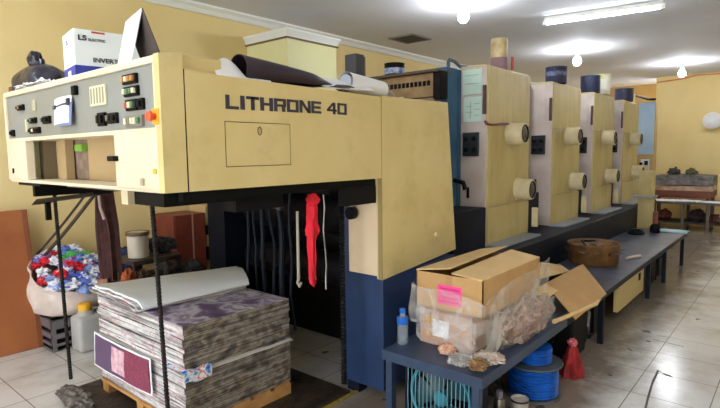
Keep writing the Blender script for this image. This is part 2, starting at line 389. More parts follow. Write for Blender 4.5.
tube_lamp((2.2, -.2, 3.075), (2.2, -1.4, 3.075), 'added unseen fill tube on the ceiling over the aisle beside the press', FILLTUBE)  # this and the next two tubes are out of view, added as fill light
tube_lamp((.15, 4.0, 3.075), (.15, 2.8, 3.075), 'added unseen fill tube on the ceiling ahead of the delivery console', FILLTUBE)  # added to brighten the upper wall and console
tube_lamp((10.2, .5, 3.075), (10.2, -.7, 3.075), 'added unseen fill tube on the ceiling over the far end of the aisle', FILLTUBE)  # added to brighten the end wall

# ------------------------------------------------------------------ press: delivery
D = thing('press_delivery', 'cream delivery end of the offset press with grey control console and pile bay', 'printing press', (1.05, 1.89, 0))
YN, YF = 1.89, 3.735
con = MB()
con.box(1.056, 1.09, YN+.0425, YN+.064, 1.405, 1.93, .004)           # near cheek
con.box(1.05, 1.50, YF-.03, YF, 1.405, 1.925, .006)
con.box(1.051, 1.15, YN+.041, YF, 1.905, 1.935, .005).box(1.15, 1.50, YN+.302, YF-.001, 1.905, 1.934)                  # top rail
con.box(1.053, 1.50, YN+.041, YF-.03, 1.64, 1.658)                # rail under the grey panel
con.box(1.053, 1.10, YN+.041, 2.305, 1.405, 1.645, .004)           # lower near panel
con.box(1.053, 1.10, 3.42, YF-.03, 1.415, 1.645, .004)           # lower far panel
con.box(1.053, 1.50, YN+.041, YF-.03, 1.398, 1.415, .004)         # sill
cons = con.build('control_console', CONS, D)
MB().box(1.062, 1.48, YN+.065, YF-.031, 1.659, 1.904).build('instrument_panel', GREYP, D)
# opening behind: backing boards
IB = mat('inner_tan_shaded', (184,158,116), .55, col2=(170,144,104), nscale=3., grime=(130,104,70), gscale=3., gamt=.4)  # boards coloured darker, the shade of the recess is in the tan
inn = MB().box(1.22, 1.24, 2.30, 2.985, 1.416, 1.645).box(1.22, 1.24, 3.28, 3.69, 1.416, 1.645).box(1.175, 1.22, 3.175, 3.28, 1.416, 1.645)
inn.build('inner_board', IB, D)
MB().box(1.23, 1.25, 2.985, 3.20, 1.416, 1.645).build('inner_grille', mat('mottled_grey', (150,128,110), .7, col2=(110,92,80), nscale=20.), D)
MB().box(1.19, 1.23, 2.995, 3.09, 1.575, 1.612, .004).build('indicator', GREEN, D)
MB().box(1.11, 1.219, 3.50, 3.60, 1.416, 1.64).build('inner_cheek', mat('pale_green_enamel', (200,214,186), .5), D)
MB().box(1.15, 1.219, 3.43, 3.498, 1.416, 1.64).build('inner_slot', mat('slot_brown', (110,96,74), .6), D)
# buttons on the console
def block(y, z, n, mats, rows=1, back=DARK, w=.026, h=.03):
    W2 = n*w/2
    o = MB().box(1.048, 1.064, y-W2-.006, y+W2+.006, z-rows*h/2-.005, z+rows*h/2+.005, .002).build('button_block', back, D)
    for r in range(rows):
        for k in range(n):
            yy = y-W2+w*(k+.5); zz = z-rows*h/2+h*(r+.5)
            MB().box(1.036, 1.05, yy-w*.36, yy+w*.36, zz-h*.36, zz+h*.36, .003).build('push_button', mats[(k+r) % len(mats)], o)
block(2.133, 1.862, 4, [BTNO, BTNO, BTNW])
block(2.126, 1.812, 4, [BTNW, BTNG, BTNG])
block(2.128, 1.756, 3, [BTNG, BTNW, BTNR], h=.036)
block(2.048, 1.756, 1, [BLACK], h=.036)
block(2.113, 1.69, 5, [BTNG, BTNW, BTNW, STEEL, BTNW], h=.036, back=mat('block_grey', (130,124,110), .5))
block(2.308, 1.712, 3, [DARK, BLACK, STEEL], h=.036)
block(2.413, 1.712, 2, [BLACK, BLACK], h=.05, w=.03)
block(3.45, 1.83, 3, [BLACK, BTNO, BLACK], h=.022)
block(3.27, 1.748, 3, [BLACK, BTNG, BLACK], h=.022)
block(3.07, 1.742, 2, [BLACK, DARK], h=.03, w=.04)
block(3.25, 1.693, 5, [BLACK, DARK, BTNW], h=.024)
block(3.62, 1.69, 1, [BLACK], h=.03, w=.03)
MB().box(1.054, 1.063, 2.365, 2.525, 1.775, 1.865, .002).build('gauge_card', BTNW, D)
mb = MB()
for k in range(5): mb.box(1.052, 1.055, 2.38+k*.03, 2.392+k*.03, 1.785, 1.855)
mb.build('gauge_marks', mat('gauge_grey', (150,148,130), .6), D)
MB().box(1.054, 1.063, 3.22, 3.27, 1.80, 1.86, .002).build('name_card', mat('card_beige', (176,168,142), .6), D)
MB().box(1.05, 1.063, 3.37, 3.385, 1.69, 1.76, .002).build('marker_strip', BTNW, D)
MB().box(1.04, 1.064, 2.66, 2.70, 1.84, 1.885, .006).build('panel_knob', BLACK, D)
es = MB().box(1.045, 1.064, 1.905, 1.955, 1.668, 1.73, .004).build('emergency_plate', mat('stop_yellow', (240,170,40), .45), D)
MB().lathe([(.012, 0), (.012, -.012), (.020, -.016), (.021, -.028), (.014, -.033)], (1.045, 1.930, 1.699), 16, 'x').build('emergency_knob', ORANGE, es)
MB().box(1.03, 1.056, 2.27, 2.335, 1.525, 1.548, .005).build('latch_handle', BLACK, D)
MB().box(1.047, 1.056, 3.64, 3.655, 1.45, 1.48).build('latch_slot', BLACK, D)
MB().box(1.049, 1.054, 1.95, 1.975, 1.475, 1.495).build('sticker', YELLOW, D)
MB().box(1.043, 1.055, 2.05, 2.075, 1.425, 1.455, .003).build('small_catch', mat('catch_grey', (176,160,130), .5), D)
# long side cover
MB().prism([(1.05, 1.40), (1.150, 1.40), (1.152, 1.949), (1.05, 1.937)], 'y', YN, YN+.04).build('end_cheek', CREAMD, D)
hood = MB().prism([(1.158, 1.40), (2.42, 1.398), (2.418, 1.870), (1.31, 1.880), (1.158, 1.889)], 'y', YN, YN+.04)
hood.box(1.153, 1.36, YN+.037, YN+.30, 1.86, 1.952, .006)
hood.box(1.50, 2.42, YF-.04, YF, 1.40, 1.88)
hood.box(1.50, 2.42, YN+.04, YF-.04, 1.84, 1.875)
hood.build('side_cover', CREAMD, D)
MB().prism([(1.149, 1.401), (1.159, 1.401), (1.159, 1.888), (1.152, 1.888)], 'y', YN+.003, YN+.03).build('cover_seam', BLACK, D)
ad = MB()
for a in ((1.337, 1.709, 1.687, 1.690), (1.337, 1.709, 1.494, 1.497), (1.337, 1.340, 1.494, 1.690), (1.706, 1.709, 1.494, 1.690)): ad.box(a[0], a[1], YN-.0012, YN+.01, a[2], a[3])
ad = ad.build('access_door', mat('door_gap', (90,78,48), .6), D)
MB().box(1.341, 1.705, YN-.002, YN+.02, 1.498, 1.686).build('door_leaf', CREAMD, ad)
mb = MB(); mb.tube([(1.522+.010*math.cos(a), YN-.004, 1.652+.018*math.sin(a)) for a in [2*PI*k/12 for k in range(13)]], .0028, 6)
mb.build('door_ring', mat('ring_bronze', (120,100,60), .5), ad)
# lettering LITHRONE 40 in wide stroke capitals
LT = {'L': ((0,.3,0,1),(.3,1,0,.22)), 'I': ((.1,.9,0,1),), 'T': ((.36,.64,0,1),(0,1,.78,1)), 'H': ((0,.28,0,1),(.72,1,0,1),(.28,.72,.4,.6)),
      'R': ((0,.26,0,1),(.26,1,.8,1),(.76,1,.42,.8),(.26,1,.38,.56),(.66,.92,0,.38)), 'O': ((0,.24,0,1),(.76,1,0,1),(.24,.76,.8,1),(.24,.76,0,.2)),
      'N': ((0,.24,0,1),(.76,1,0,1),'d'), 'E': ((0,.26,0,1),(.26,1,.8,1),(.26,.94,.4,.6),(.26,1,0,.2)), '4': ((.62,.86,0,1),(0,1,.24,.42),'f'), '0': ((0,.24,0,1),(.76,1,0,1),(.24,.76,.8,1),(.24,.76,0,.2))}
mb = MB(); x = 1.345; zb = 1.742; hh = .060
def zadj(x): return .010*(x-1.345)/.78
for ch, w in zip('LITHRONE 40', (.068,.028,.070,.074,.073,.074,.074,.068,.030,.072,.072)):
    if ch != ' ':
        for q in LT[ch]:
            zz = zb+zadj(x)
            if q == 'd': mb.prism([(x, zz+hh), (x+w*.26, zz+hh), (x+w, zz), (x+w*.74, zz)], 'y', YN-.003, YN+.002)
            elif q == 'f': mb.prism([(x, zz+hh*.42), (x+w*.24, zz+hh*.42), (x+w*.86, zz+hh), (x+w*.58, zz+hh)], 'y', YN-.003, YN+.002)
            else: mb.box(x+w*q[0], x+w*q[1], YN-.003, YN+.002, zz+hh*q[2], zz+hh*q[3])
    x += w+.0070
mb.build('lettering', LETTER, D)
# tall end cover beside the bay, slanting rear edge
MB().prism([(2.426, .785), (3.285, .845), (3.165, 1.885), (2.426, 1.876)], 'y', YN, YN+.045).build('end_cover', CREAMD, D)
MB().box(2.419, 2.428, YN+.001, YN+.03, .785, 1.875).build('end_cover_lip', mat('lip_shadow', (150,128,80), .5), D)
MB().box(2.43, 2.50, YN+.046, 2.166, .80, 1.42, .004).build('inner_column', mat('cream_column', (228,208,176), .45, col2=(220,196,160), nscale=2., grime=(150,116,80), gscale=5., gamt=.3), D)
MB().box(2.44, 3.30, YN+.012, 2.232, .075, .80, .004).build('column_base', NAVY, D)
MB().box(2.445, 2.50, 2.167, 2.232, .80, 1.40).build('column_edge', NAVY, D)
MB().box(2.46, 2.54, 2.12, 2.22, 0, .075).build('foot', DNAVY, D)
MB().box(3.1, 3.24, 1.93, 2.2, 0, .075).build('foot', DNAVY, D)
MB().lathe([(.034, -.05), (.04, -.044), (.04, -.012), (.02, -.008), (.02, .01)], (2.43, 2.115, 1.178), 20, 'x').build('hand_knob', BLACK, D)
MB().lathe([(.02, -.012), (.02, .0)], (3.02, YN, .985), 14, 'y').build('plug', CAPM, D)
# far column, cross frame and dark mechanism
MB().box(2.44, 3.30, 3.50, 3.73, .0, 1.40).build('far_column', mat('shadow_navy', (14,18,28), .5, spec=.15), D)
MB().box(1.16, 2.43, 1.945, 1.985, 1.352, 1.398).build('side_rail', BLACK, D)
MB().box(2.16, 2.42, 1.935, 2.0, 1.25, 1.352).build('rail_block', BLACK, D)
MB().box(1.46, 1.75, 2.0, 2.1, 1.28, 1.352).build('rail_block', BLACK, D)
MB().box(1.16, 2.43, 3.65, 3.69, 1.30, 1.398).build('side_rail', BLACK, D)
MB().box(2.34, 2.43, 2.24, 3.64, 1.29, 1.38).build('cross_member', DARK, D)
MB().box(2.98, 3.0, 2.23, 3.5, .06, 1.40).build('inner_bulkhead', BLACK, D)
MB().box(2.44, 2.98, 2.235, 3.5, 1.34, 1.40).build('bay_roof', BLACK, D)
MB().lathe([(.16, 0), (.16, 1.2)], (2.75, 2.27, 1.12), 24, 'y').build('drum', DARK, D)
MB().lathe([(.12, 0), (.12, 1.2)], (2.72, 2.27, .72), 24, 'y').build('drum', DARK, D)
MB().tube([(2.2, 2.94, 1.215), (2.2, 2.55, 1.205)], .011).build('gripper_bar', STEEL, D)
MB().lathe([(.02, 0), (.02, .03)], (2.2, 2.53, 1.205), 12, 'y').build('bar_end', STEEL, D)
HN = mat('hose_dark_navy', (18,22,32), .5, spec=.15)
for yy, zt, zb2, rr in ((2.93, 1.33, .45, .012), (2.86, 1.31, .5, .010), (2.78, 1.33, .42, .016), (2.68, 1.31, .38, .012), (2.60, 1.33, .5, .02), (2.48, 1.30, .4, .010), (2.19, 1.30, .72, .005)):
    pts = [(2.24+.03*nz(k*.4, yy*9, 1), yy+.012*nz(k*.5, yy*7, 5), zt+(zb2-zt)*k/8) for k in range(9)]
    MB().tube(pts, rr, 8).build('hanging_hose', HN if rr > .006 else STEEL, D)
# ribbed hose/chain near the column
mb = MB(); rings = []
for k in range(110):
    z = 1.28-k*.0105; r = .019 if k % 2 else .013
    rings.append([Vector((2.28+r*math.cos(2*PI*j/10), 2.085+r*math.sin(2*PI*j/10), z)) for j in range(10)])
mb.loft(rings); mb.build('ribbed_hose', DARK, D, sm=False)
mb = MB(); mb.tube([(2.2, 2.385, 1.19), (2.2, 2.388, .76), (2.2, 2.40, .735), (2.2, 2.38, .715), (2.2, 2.365, .74)], .009, 8)
mb.build('pull_hook', mat('ivory_rod', (186,178,160), .5), D)
# console underside bracket arm
mb = MB().prism([(3.05, 1.345), (3.05, 1.330), (3.85, 1.245), (4.06, 1.215), (3.95, 1.262)], 'x', 1.26, 1.36)
mb.build('arm_bracket', DARK, D)
MB().box(1.29, 1.32, 3.87, 3.90, 1.12, 1.24).build('bracket_stub', DARK, D)
MB().box(1.06, 1.14, 3.25, 3.60, 1.382, 1.397).build('sill_guard', BLACK, D)
MB().box(1.2, 1.4, 2.5, 3.25, 1.372, 1.397).build('cable_tray', STEEL, D)
MB().box(1.07, 1.12, 2.24, 2.30, 1.335, 1.397).build('limit_switch', mat('switch_beige', (200,184,150), .5), D)
MB().box(1.10, 1.46, 1.99, 2.24, 1.335, 1.397).build('motor_housing', BLACK, D)
# hoist rods of the pile bay
for nm, x, y, z0 in (('a', 1.29, 3.645, .07), ('b', 1.29, 2.385, .019)):
    mb = MB(); rings = []
    n = 150
    for k in range(n):
        z = z0+(1.40-z0)*k/(n-1); r = .0135 if k % 2 else .010
        yy = y+.07*z/1.4; rings.append([Vector((x+r*math.cos(2*PI*j/8), yy+r*math.sin(2*PI*j/8), z)) for j in range(8)])
    mb.loft(rings); mb.build('hoist_chain', IRON, D, sm=False)

# ------------------------------------------------------------------ printing towers
P0 = Vector((4.08, 2.05, 0))
U = thing('printing_tower', 'cream printing tower with papers taped on its pale front, first beyond the delivery', 'printing unit', P0, 'printing towers of the press')
def ub(n, m, *a, **k): return MB().box(P0.x+a[0], P0.x+a[1], P0.y+a[2], P0.y+a[3], a[4], a[5], k.get('bev', .004)).build(n, m, k.get('par', U))
ub('side_frame', PALE, 0, .88, .012, .255, .735, 2.262)
ub('upper_cover', TOWER, .012, .885, 0, .02, 1.78, 2.258, bev=.006)
ub('middle_cover', TOWER, .012, .885, 0, .02, 1.068, 1.772, bev=.006)
ub('lower_cover', TOWER, .02, .885, -.006, .02, .74, 1.06, bev=.006)
ub('inner_frame', BLUE, -.04, .80, .258, .40, .735, 2.25)
ub('far_frame', PALE, 0, .88, 1.35, 1.6, .735, 2.20)
ub('cylinder_guard', DNAVY, .06, .82, .40, 1.35, .74, 1.95)
ub('drip_pan', mat('pan_grey', (150,160,178), .35, .3), -.06, .80, -.17, -.01, .733, .752)
o = ub('switch_plate', mat('plate_black', (34,40,46), .4), -.02, .002, .075, .225, 1.505, 1.71)
for r in range(2):
    for c in range(2):
        MB().lathe([(.017, -.014), (.022, -.010), (.022, .002)], (P0.x-.02, P0.y+.113+.075*c, 1.56+.095*r), 14, 'x').build('switch_button', BLACK, o)
ub('small_switch', BLACK, -.008, .002, .165, .19, 1.14, 1.235)
ub('grab_handle', mat('maroon_rubber', (84,52,56), .5), -.03, .004, .012, .034, 1.86, 2.10)
mb = MB().tube([(P0.x-.01, P0.y+.02, 1.80), (P0.x-.02, P0.y+.0, 1.775), (P0.x+.06, P0.y-.015, 1.77), (P0.x+.25, P0.y-.012, 1.785), (P0.x+.42, P0.y-.006, 1.79)], .010, 8)
mb.build('red_cable', mat('dark_red_cable', (120,40,40), .5), U)
def rcap(dx, z):
    c = (P0.x+dx, P0.y, z)
    o = MB().lathe([(.108, -.004), (.108, -.012), (.098, -.014), (.098, -.135), (.090, -.150), (.070, -.152), (.066, -.140), (.0, -.138)], c, 28, 'y', False).build('roller_cap', CAPM, U)
    MB().lathe([(.080, -.139), (.080, -.1525), (.066, -.153), (.064, -.141)], c, 26, 'y', False).build('bearing_ring', DARK, o)
    MB().lathe([(.058, -.138), (.056, -.147), (.03, -.150), (.026, -.158), (.0, -.158)], c, 20, 'y', False).build('hub', mat('hub_grey', (96,90,78), .45, .3), o)
rcap(.43, 1.70); rcap(.62, 1.19)
ub('lever', CAPM, .90, .925, -.09, -.03, .80, .99)
ub('tower_top', CREAM, -.004, .885, .02, .26, 2.255, 2.272)
mb = MB()
for yy in (.45, .7, .95, 1.2): mb.lathe([(.09, 0), (.09, .03)], (P0.x+.4, P0.y+yy, 2.03), 14, 'y')
towers = [U]
for x, lab in ((5.58, 'second cream printing tower of the press, under the largest blue bucket'),
               (6.99, 'third cream printing tower, with a blue bucket and a yellow tin on top'),
               (8.42, 'last cream printing tower of the row, standing before the feeder')):
    c = copy_tree(U); c.location = (x, 2.05, 0); c['label'] = lab; towers.append(c)
# first tower only: beam across, papers, blue pipe
b = MB().box(3.69, 3.80, 2.34, 3.10, 2.0, 2.19).build('cross_beam', mat('beam_brass', (176,150,112), .45, .4, col2=(140,114,84), nscale=9.), U)
mb = MB()
for k in range(17): mb.box(3.682, 3.692, 2.37+k*.042, 2.395+k*.042, 2.09, 2.13)
mb.build('beam_slots', DARK, b)
MB().box(3.64, 3.86, 2.28, 3.22, 2.192, 2.212).build('beam_plank', mat('plank_brown', (92,78,66), .6), b)
MB().box(3.68, 3.80, 2.27, 2.335, 1.98, 2.20).build('beam_end', DARK, b)
MB().box(3.685, 3.80, 3.11, 3.21, 2.0, 2.16, .01).build('beam_tag', mat('copper_orange', (214,130,84), .5), b)
MB().box(3.70, 3.80, 2.34, 3.15, 1.955, 1.985).build('beam_rail', STEEL, b)
MB().tube([(3.91, 2.33, 1.5), (3.91, 2.33, 2.30), (3.93, 2.33, 2.325), (4.02, 2.33, 2.315), (4.10, 2.33, 2.285), (4.32, 2.30, 2.30)], .016, 10).build('air_pipe', mat('pipe_bluegrey', (92,104,116), .4, .3), U)
MB().box(3.86, 4.03, 2.31, 2.42, .9, 2.255, .006).build('blue_post', BLUE, U)
MB().tube([(3.98, 2.31, 1.30), (3.98, 2.22, 1.28), (3.98, 2.20, 1.22)], .02, 10).build('elbow_fitting', DARK, U)
def pap(name, label, y0, y1, z0, z1, lines):
    o = MB().box(4.072, 4.078, y0, y1, z0, z1).build(name, mat('mint_paper', (204,228,214), .7), None); tag(o, label, 'paper')
    mb = MB()
    for (a, b_, c, d) in lines: mb.box(4.0705, 4.0722, a, b_, c, d)
    mb.build('printed_rules', mat('rule_grey', (140,158,150), .7), o)
pap('wall_chart', 'upper mint-green sheet taped on the pale front of the printing tower', 2.105, 2.285, 2.03, 2.24, [(2.13, 2.26, 2.19, 2.194), (2.13, 2.26, 2.12, 2.124)])
pap('table_sheet', 'lower mint-green sheet with ruled table on the printing tower front', 2.10, 2.275, 1.80, 2.01, [(2.205, 2.209, 1.83, 1.97), (2.12, 2.17, 1.95, 1.954), (2.12, 2.17, 1.90, 1.904), (2.19, 2.25, 1.93, 1.934), (2.19, 2.25, 1.88, 1.884), (2.12, 2.17, 1.85, 1.854)])

# navy base and low cabinet between delivery and towers
B = thing('machine_plinth', 'long dark navy base plinth carrying the row of printing towers', 'machine base', (6.2, 2.6, 0))
MB().box(3.32, 9.5, 1.785, 3.70, 0, .732, .006).build('plinth', DNAVY, B)
MB().box(3.48, 4.03, 2.03, 2.30, .732, 1.075, .006).build('pump_cabinet', DNAVY, B)
for k in range(3): MB().box(4.99+k*1.43, 5.52+k*1.43, 2.16, 3.5, .732, 1.10, .006).build('transfer_guard', DNAVY, B)

# ------------------------------------------------------------------ feeder end
F = thing('press_feeder', 'feeder end of the press with a tall light-blue panel', 'feeder', (10.5, 2.5, 0))
MB().box(9.55, 10.9, 2.2, 3.6, 0, 1.25, .01).build('feeder_body', TOWER, F)
MB().box(10.9, 11.1, 2.12, 3.6, 0, 2.42, .01).build('feeder_head', mat('feeder_tan', (190,160,108), .5, col2=(170,138,88), nscale=3.), F)
MB().box(10.88, 10.905, 2.135, 2.40, 1.45, 2.40, .004).build('blue_panel', LBLUE, F)
MB().box(10.87, 10.9, 2.19, 2.33, 1.02, 1.36, .004).build('slot_plate', mat('slot_white', (206,212,224), .5), F)
MB().box(10.86, 10.872, 2.21, 2.27, 1.04, 1.33).build('slot', DNAVY, F)
MB().box(10.86, 10.872, 2.30, 2.35, 1.02, 1.30).build('slot', DARK, F)
MB().tube([(9.8, 2.25, 2.46), (10.9, 2.25, 2.46), (10.95, 2.14, 2.46)], .02, 8).build('feed_pipe', DARK, F)
MB().box(9.75, 9.8, 2.22, 2.28, 1.25, 2.47).build('feed_post', TOWER, F)
# ------------------------------------------------------------------ deck
def platform(name, label, x0, x1, y0, y1, z, legs, m, edge):
    t = thing(name, label, 'platform', ((x0+x1)/2, (y0+y1)/2, 0))
    MB().box(x0, x1, y0, y1, z-.012, z).build('deck_plate', m, t)
    mb = MB().box(x0, x1, y0, y0+.03, z-.055, z-.012).box(x0, x1, y1-.03, y1, z-.055, z-.012).box(x0, x0+.03, y0+.03, y1-.03, z-.055, z-.012).box(x1-.03, x1, y0+.03, y1-.03, z-.055, z-.012)
    mb.build('edge_frame', edge, t)
    for lx, ly in legs: MB().box(lx-.02, lx+.02, ly-.02, ly+.02, 0, z-.055).build('leg', edge, t)
    return t
platform('step_platform', 'blue-grey step platform carrying the wrapped carton, with a fan beneath', 2.225, 3.42, 1.13, 1.745, .45, [(2.26, 1.71), (2.26, 1.175), (3.385, 1.71)], STEPB, STEPB)
platform('walkway_platform', 'long slate-blue walkway platform beside the printing towers', 3.44, 8.0, 1.13, 1.772, .45, [(4.33, 1.17), (5.99, 1.17), (6.8, 1.17), (7.96, 1.17), (3.6, 1.72), (7.96, 1.73)], DECK, DNAVY)
# under the walkway
o = MB().box(4.96, 5.93, 1.20, 1.24, .09, .39, .004); o = o.build('kick_panel', CREAMD); tag(o, 'cream cover plate standing beneath the walkway platform', 'panel')
MB().box(5.70, 5.76, 1.192, 1.20, .24, .31).build('slot', BLACK, o)
t = thing('motor_box', 'black motor box on the floor beneath the walkway', 'motor', (4.0, 1.42, 0))
MB().box(3.74, 4.06, 1.20, 1.70, .02, .39, .02).build('housing', BLACK, t)
MB().lathe([(.12, -.03), (.13, -.02), (.13, .02)], (3.74, 1.45, .2), 20, 'x').build('end_bell', DARK, t)
mb = MB().tube([(4.1, 1.235, .36), (4.12, 1.2, .3), (4.1, 1.2, .2), (4.15, 1.21, .12)], .012, 8); mb.build('hose', STEEL, t)
for i, (x0, x1, z1, lab) in enumerate(((4.10, 4.29, .36, 'black steel box beneath the walkway beside the motor'), (4.37, 4.60, .33, 'small black steel box under the walkway just past the first leg'), (6.08, 6.42, .34, 'dark blue steel box under the walkway beside the cream plate'), (6.50, 6.74, .37, 'narrow dark steel box under the middle of the walkway'), (6.88, 7.3, .30, 'low dark steel box under the far part of the walkway'))):
    t = thing('steel_box', lab, 'box', ((x0+x1)/2, 1.45, 0)); MB().box(x0, x1, 1.26, 1.66, 0, z1, .01).build('body', DNAVY, t)
    MB().box(x0+.02, x1-.02, 1.24, 1.262, .05, z1-.05, .004).build('door', BLACK, t)
# ------------------------------------------------------------------ control pedestal at the far end of the deck
t = thing('control_pedestal', 'slim cream pedestal with a grey ledge at the far end of the walkway', 'pedestal', (8.3, 1.68, 0))
MB().box(8.22, 8.40, 1.60, 1.78, 0, 1.24, .006).build('post', TOWER, t)
MB().box(8.17, 8.45, 1.57, 1.84, .86, .89, .004).build('ledge', mat('ledge_grey', (150,158,164), .4), t)

# ------------------------------------------------------------------ paper pile on its pallet
X0, X1, Y0, Y1 = 1.41, 2.15, 2.43, 3.44
o = MB().box(1.26, 2.42, 2.16, 3.62, .001, .018, .003).build('pile_board', GREASE); tag(o, 'oily dark steel pile board on the floor under the pallet of printed sheets', 'board')
MB().box(1.9, 2.46, 2.125, 2.155, .001, .006).build('edge_stripe', mat('stripe_yellow', (190,160,50), .6, col2=(120,104,50), nscale=20.), o)
t = thing('pallet', 'pale wooden pallet under the tall pile of printed sheets', 'pallet', (1.78, 2.93, .018))
for k in range(5): MB().box(X0-.01+k*.155, X0+.11+k*.155, Y0+.0, Y1, .085, .105).build('deck_board', WOOD, t)
for y in (Y0+.0, (Y0+Y1)/2-.04, Y1-.09): MB().box(X0-.005, X1, y, y+.08, .0185, .085).build('bearer', WOOD, t)
def slab(z0, z1, seed, amp=.012, sag=0., m=EDGE, name='sheet_bundle', label='', cat='paper bundle', inset=0., grp=None, tilt=0., shift=(0, 0)):
    """bundle of loose sheets: wavy thin slab, edges slightly ragged"""
    nx, ny = 16, 22
    def top(u, v):
        x = X0+inset+(X1-X0-2*inset)*u; y = Y0+inset+(Y1-Y0-2*inset)*v
        ed = 1. if (u < .001 or u > .999 or v < .001 or v > .999) else 0.
        x += ed*amp*nz(y*6, seed*3.3, .3)+shift[0]; y += ed*amp*.12*nz(x*3, seed*5.1, .7)+shift[1]*.25
        z = z1-sag*(v**3)*(1-u)+tilt*(u-.0)*(-1)+.0025*nz(x*2.5, y*4, 3.)
        return (x, y, z)
    mb = MB()
    mb.grid(top, nx, ny, 0.)
    # skirt and base
    bm = mb.bm; bm.verts.ensure_lookup_table()
    h = z1-z0
    r = bmesh.ops.extrude_face_region(bm, geom=bm.faces[:])
    for v in [g for g in r['geom'] if isinstance(g, bmesh.types.BMVert)]: v.co.z -= h
    o = mb.build(name, m, None, sm=False); o.data.materials.append(EDGEW)
    for p in o.data.polygons:
        if p.normal.x < -.6: p.material_index = 1
    tag(o, label, cat, grp); return o
ords = ['topmost', 'second', 'third', 'fourth', 'fifth', 'sixth', 'seventh', 'eighth', 'ninth', 'tenth', 'eleventh', 'twelfth']
zt = .655; n_up = 10; hup = (.655-.405)/n_up
for k in range(n_up):
    z1 = zt-k*hup; f = 1-k/n_up
    slab(z1-hup+.0005, z1, k+1, .009, .03*f*.3, name='sheet_bundle', label=f'{ords[k]} grey bundle from the top of the printed-sheet pile', grp='bundles in the printed-sheet pile', tilt=.02, shift=(.014*nz(k*1.3, 1, 2), .008*nz(k*1.7, 4, 2)))
n_lo = 8; hlo = (.385-.107)/n_lo
for k in range(n_lo):
    z1 = .385-k*hlo
    slab(z1-hlo+.0005, z1, k+20, .008, 0., name='sheet_bundle', label=f'{ords[k]} grey bundle counted below the projecting white sheet in the pile', grp='bundles in the printed-sheet pile', shift=(.012*nz(k*2.3, 7, 2), .007*nz(k*1.9, 9, 2)))
# the projecting divider sheets half-way
o = MB().grid(lambda u, v: (X0-.012+(X1-X0+.02)*u, Y0-.022+(Y1-Y0+.03)*v, .402-.016*u*(1-v)+.004*nz(u*6, v*6, 3)-.012*(1 if v < .01 else 0)), 18, 22, .003).build('divider_sheet', mat('divider_grey', (206,202,196), .7))
tag(o, 'white sheet projecting half-way down the printed-sheet pile', 'paper')
def csf(u, v):
    x = X0-.022+.17*u; d = .30*v
    y, z = (Y0-.026, .355+d-.012*u) if d < .062 else (Y0-.026+(d-.062), .417-.006*u)
    return (x, y-.012*math.sin(PI*v)*(v < .3), z+.006*math.sin(u*9))
o = MB().grid(csf, 8, 16, .003).build('colour_sheet', PRINTB); tag(o, 'blue, white and red printed sheet folded over the corner of the pile divider', 'paper')
# printed top sheet
o = MB().grid(lambda u, v: (X0-.004+(X1-X0)*u, Y0-.004+(Y1-Y0)*v, .660+.004*nz(u*4, v*4, 8)-.02*u-.008*v**3*(1-u)), 20, 24, .004).build('top_sheet', PRINT)
tag(o, 'purple and white printed sheet lying on top of the pile', 'paper')
# purple/crimson poster hanging from the left side of the pile
t = thing('poster_sheet', 'purple and crimson printed poster hanging down the front of the sheet pile', 'poster', (1.385, 3.10, .2))
def post(y0, y1, z0, z1, dx):
    return lambda u, v: (1.383-dx+.008*nz(u*3, v*2, 4)-.012*(1-v)*u, y0+(y1-y0)*u, z0+(z1-z0)*v-.012*(1-abs(2*u-1)))
MB().grid(post(2.73, 3.455, .195, .415, 0), 18, 8, .003).build('sheet', PAPER, t)
MB().grid(post(2.745, 3.44, .207, .403, .004), 18, 8, .0015).build('purple_area', PURPLE, t)
MB().grid(lambda u, v: post(2.745, 3.44, .207, .403, .007)(u*.46, v), 10, 8, .0015).build('crimson_area', CRIM, t)
MB().grid(lambda u, v: post(2.745, 3.44, .207, .403, .0085)(.42+u*.24, .12+.8*v), 8, 6, .0012).build('emblem_area', PINKPR, t)
# folded white sheets on top
def folded(z0, x_s, y_s, m, label, bow=.03, wob=0.):
    P00, P10, P11, P01 = Vector((1.39, 2.81, 0)), Vector((2.10, 2.76, 0)), Vector((2.34, 3.22, 0)), Vector((1.42, 3.50, 0))
    def top(u, v):
        p = (P00*(1-u)+P10*u)*(1-v)+(P01*(1-u)+P11*u)*v
        z = z0+bow*math.sin(PI*min(1, v*1.15))*(.45+.55*u)+.010*nz(u*3, v*3, wob)-(.018*(1-v*9)**2 if v < .11 else 0)
        return (p.x+x_s+(.012*nz(v*5, wob, 1) if u < .01 else 0), p.y+y_s, z)
    o = MB().grid(top, 18, 20, .012).build('folded_sheet', m); tag(o, label, 'paper', 'folded sheets on the pile'); return o
PW2 = mat('folded_white', (238,242,244), .65)
folded(.676, -.02, .04, EDGEW, 'lowest folded sheet under the white ones on the pile', .022, 3.)
folded(.692, -.012, .02, EDGEW, 'second folded sheet, between the white top one and the lowest', .028, 5.)
folded(.709, 0, 0, PW2, 'uppermost folded white sheet curving over the printed pile', .036, 7.)

# greasy rag at the rod foot
mb = MB().ball((1.225, 3.41, .04), .07, .19, .045, .35, 3., 4, 2., flat=.001)
o = mb.build('oily_rag', mat('oily_grey_rag', (130,122,114), .9, col2=(46,42,40), nscale=26., bump=.6)); tag(o, 'crumpled oily grey rag on the floor at the foot of the hoist chain', 'rag')

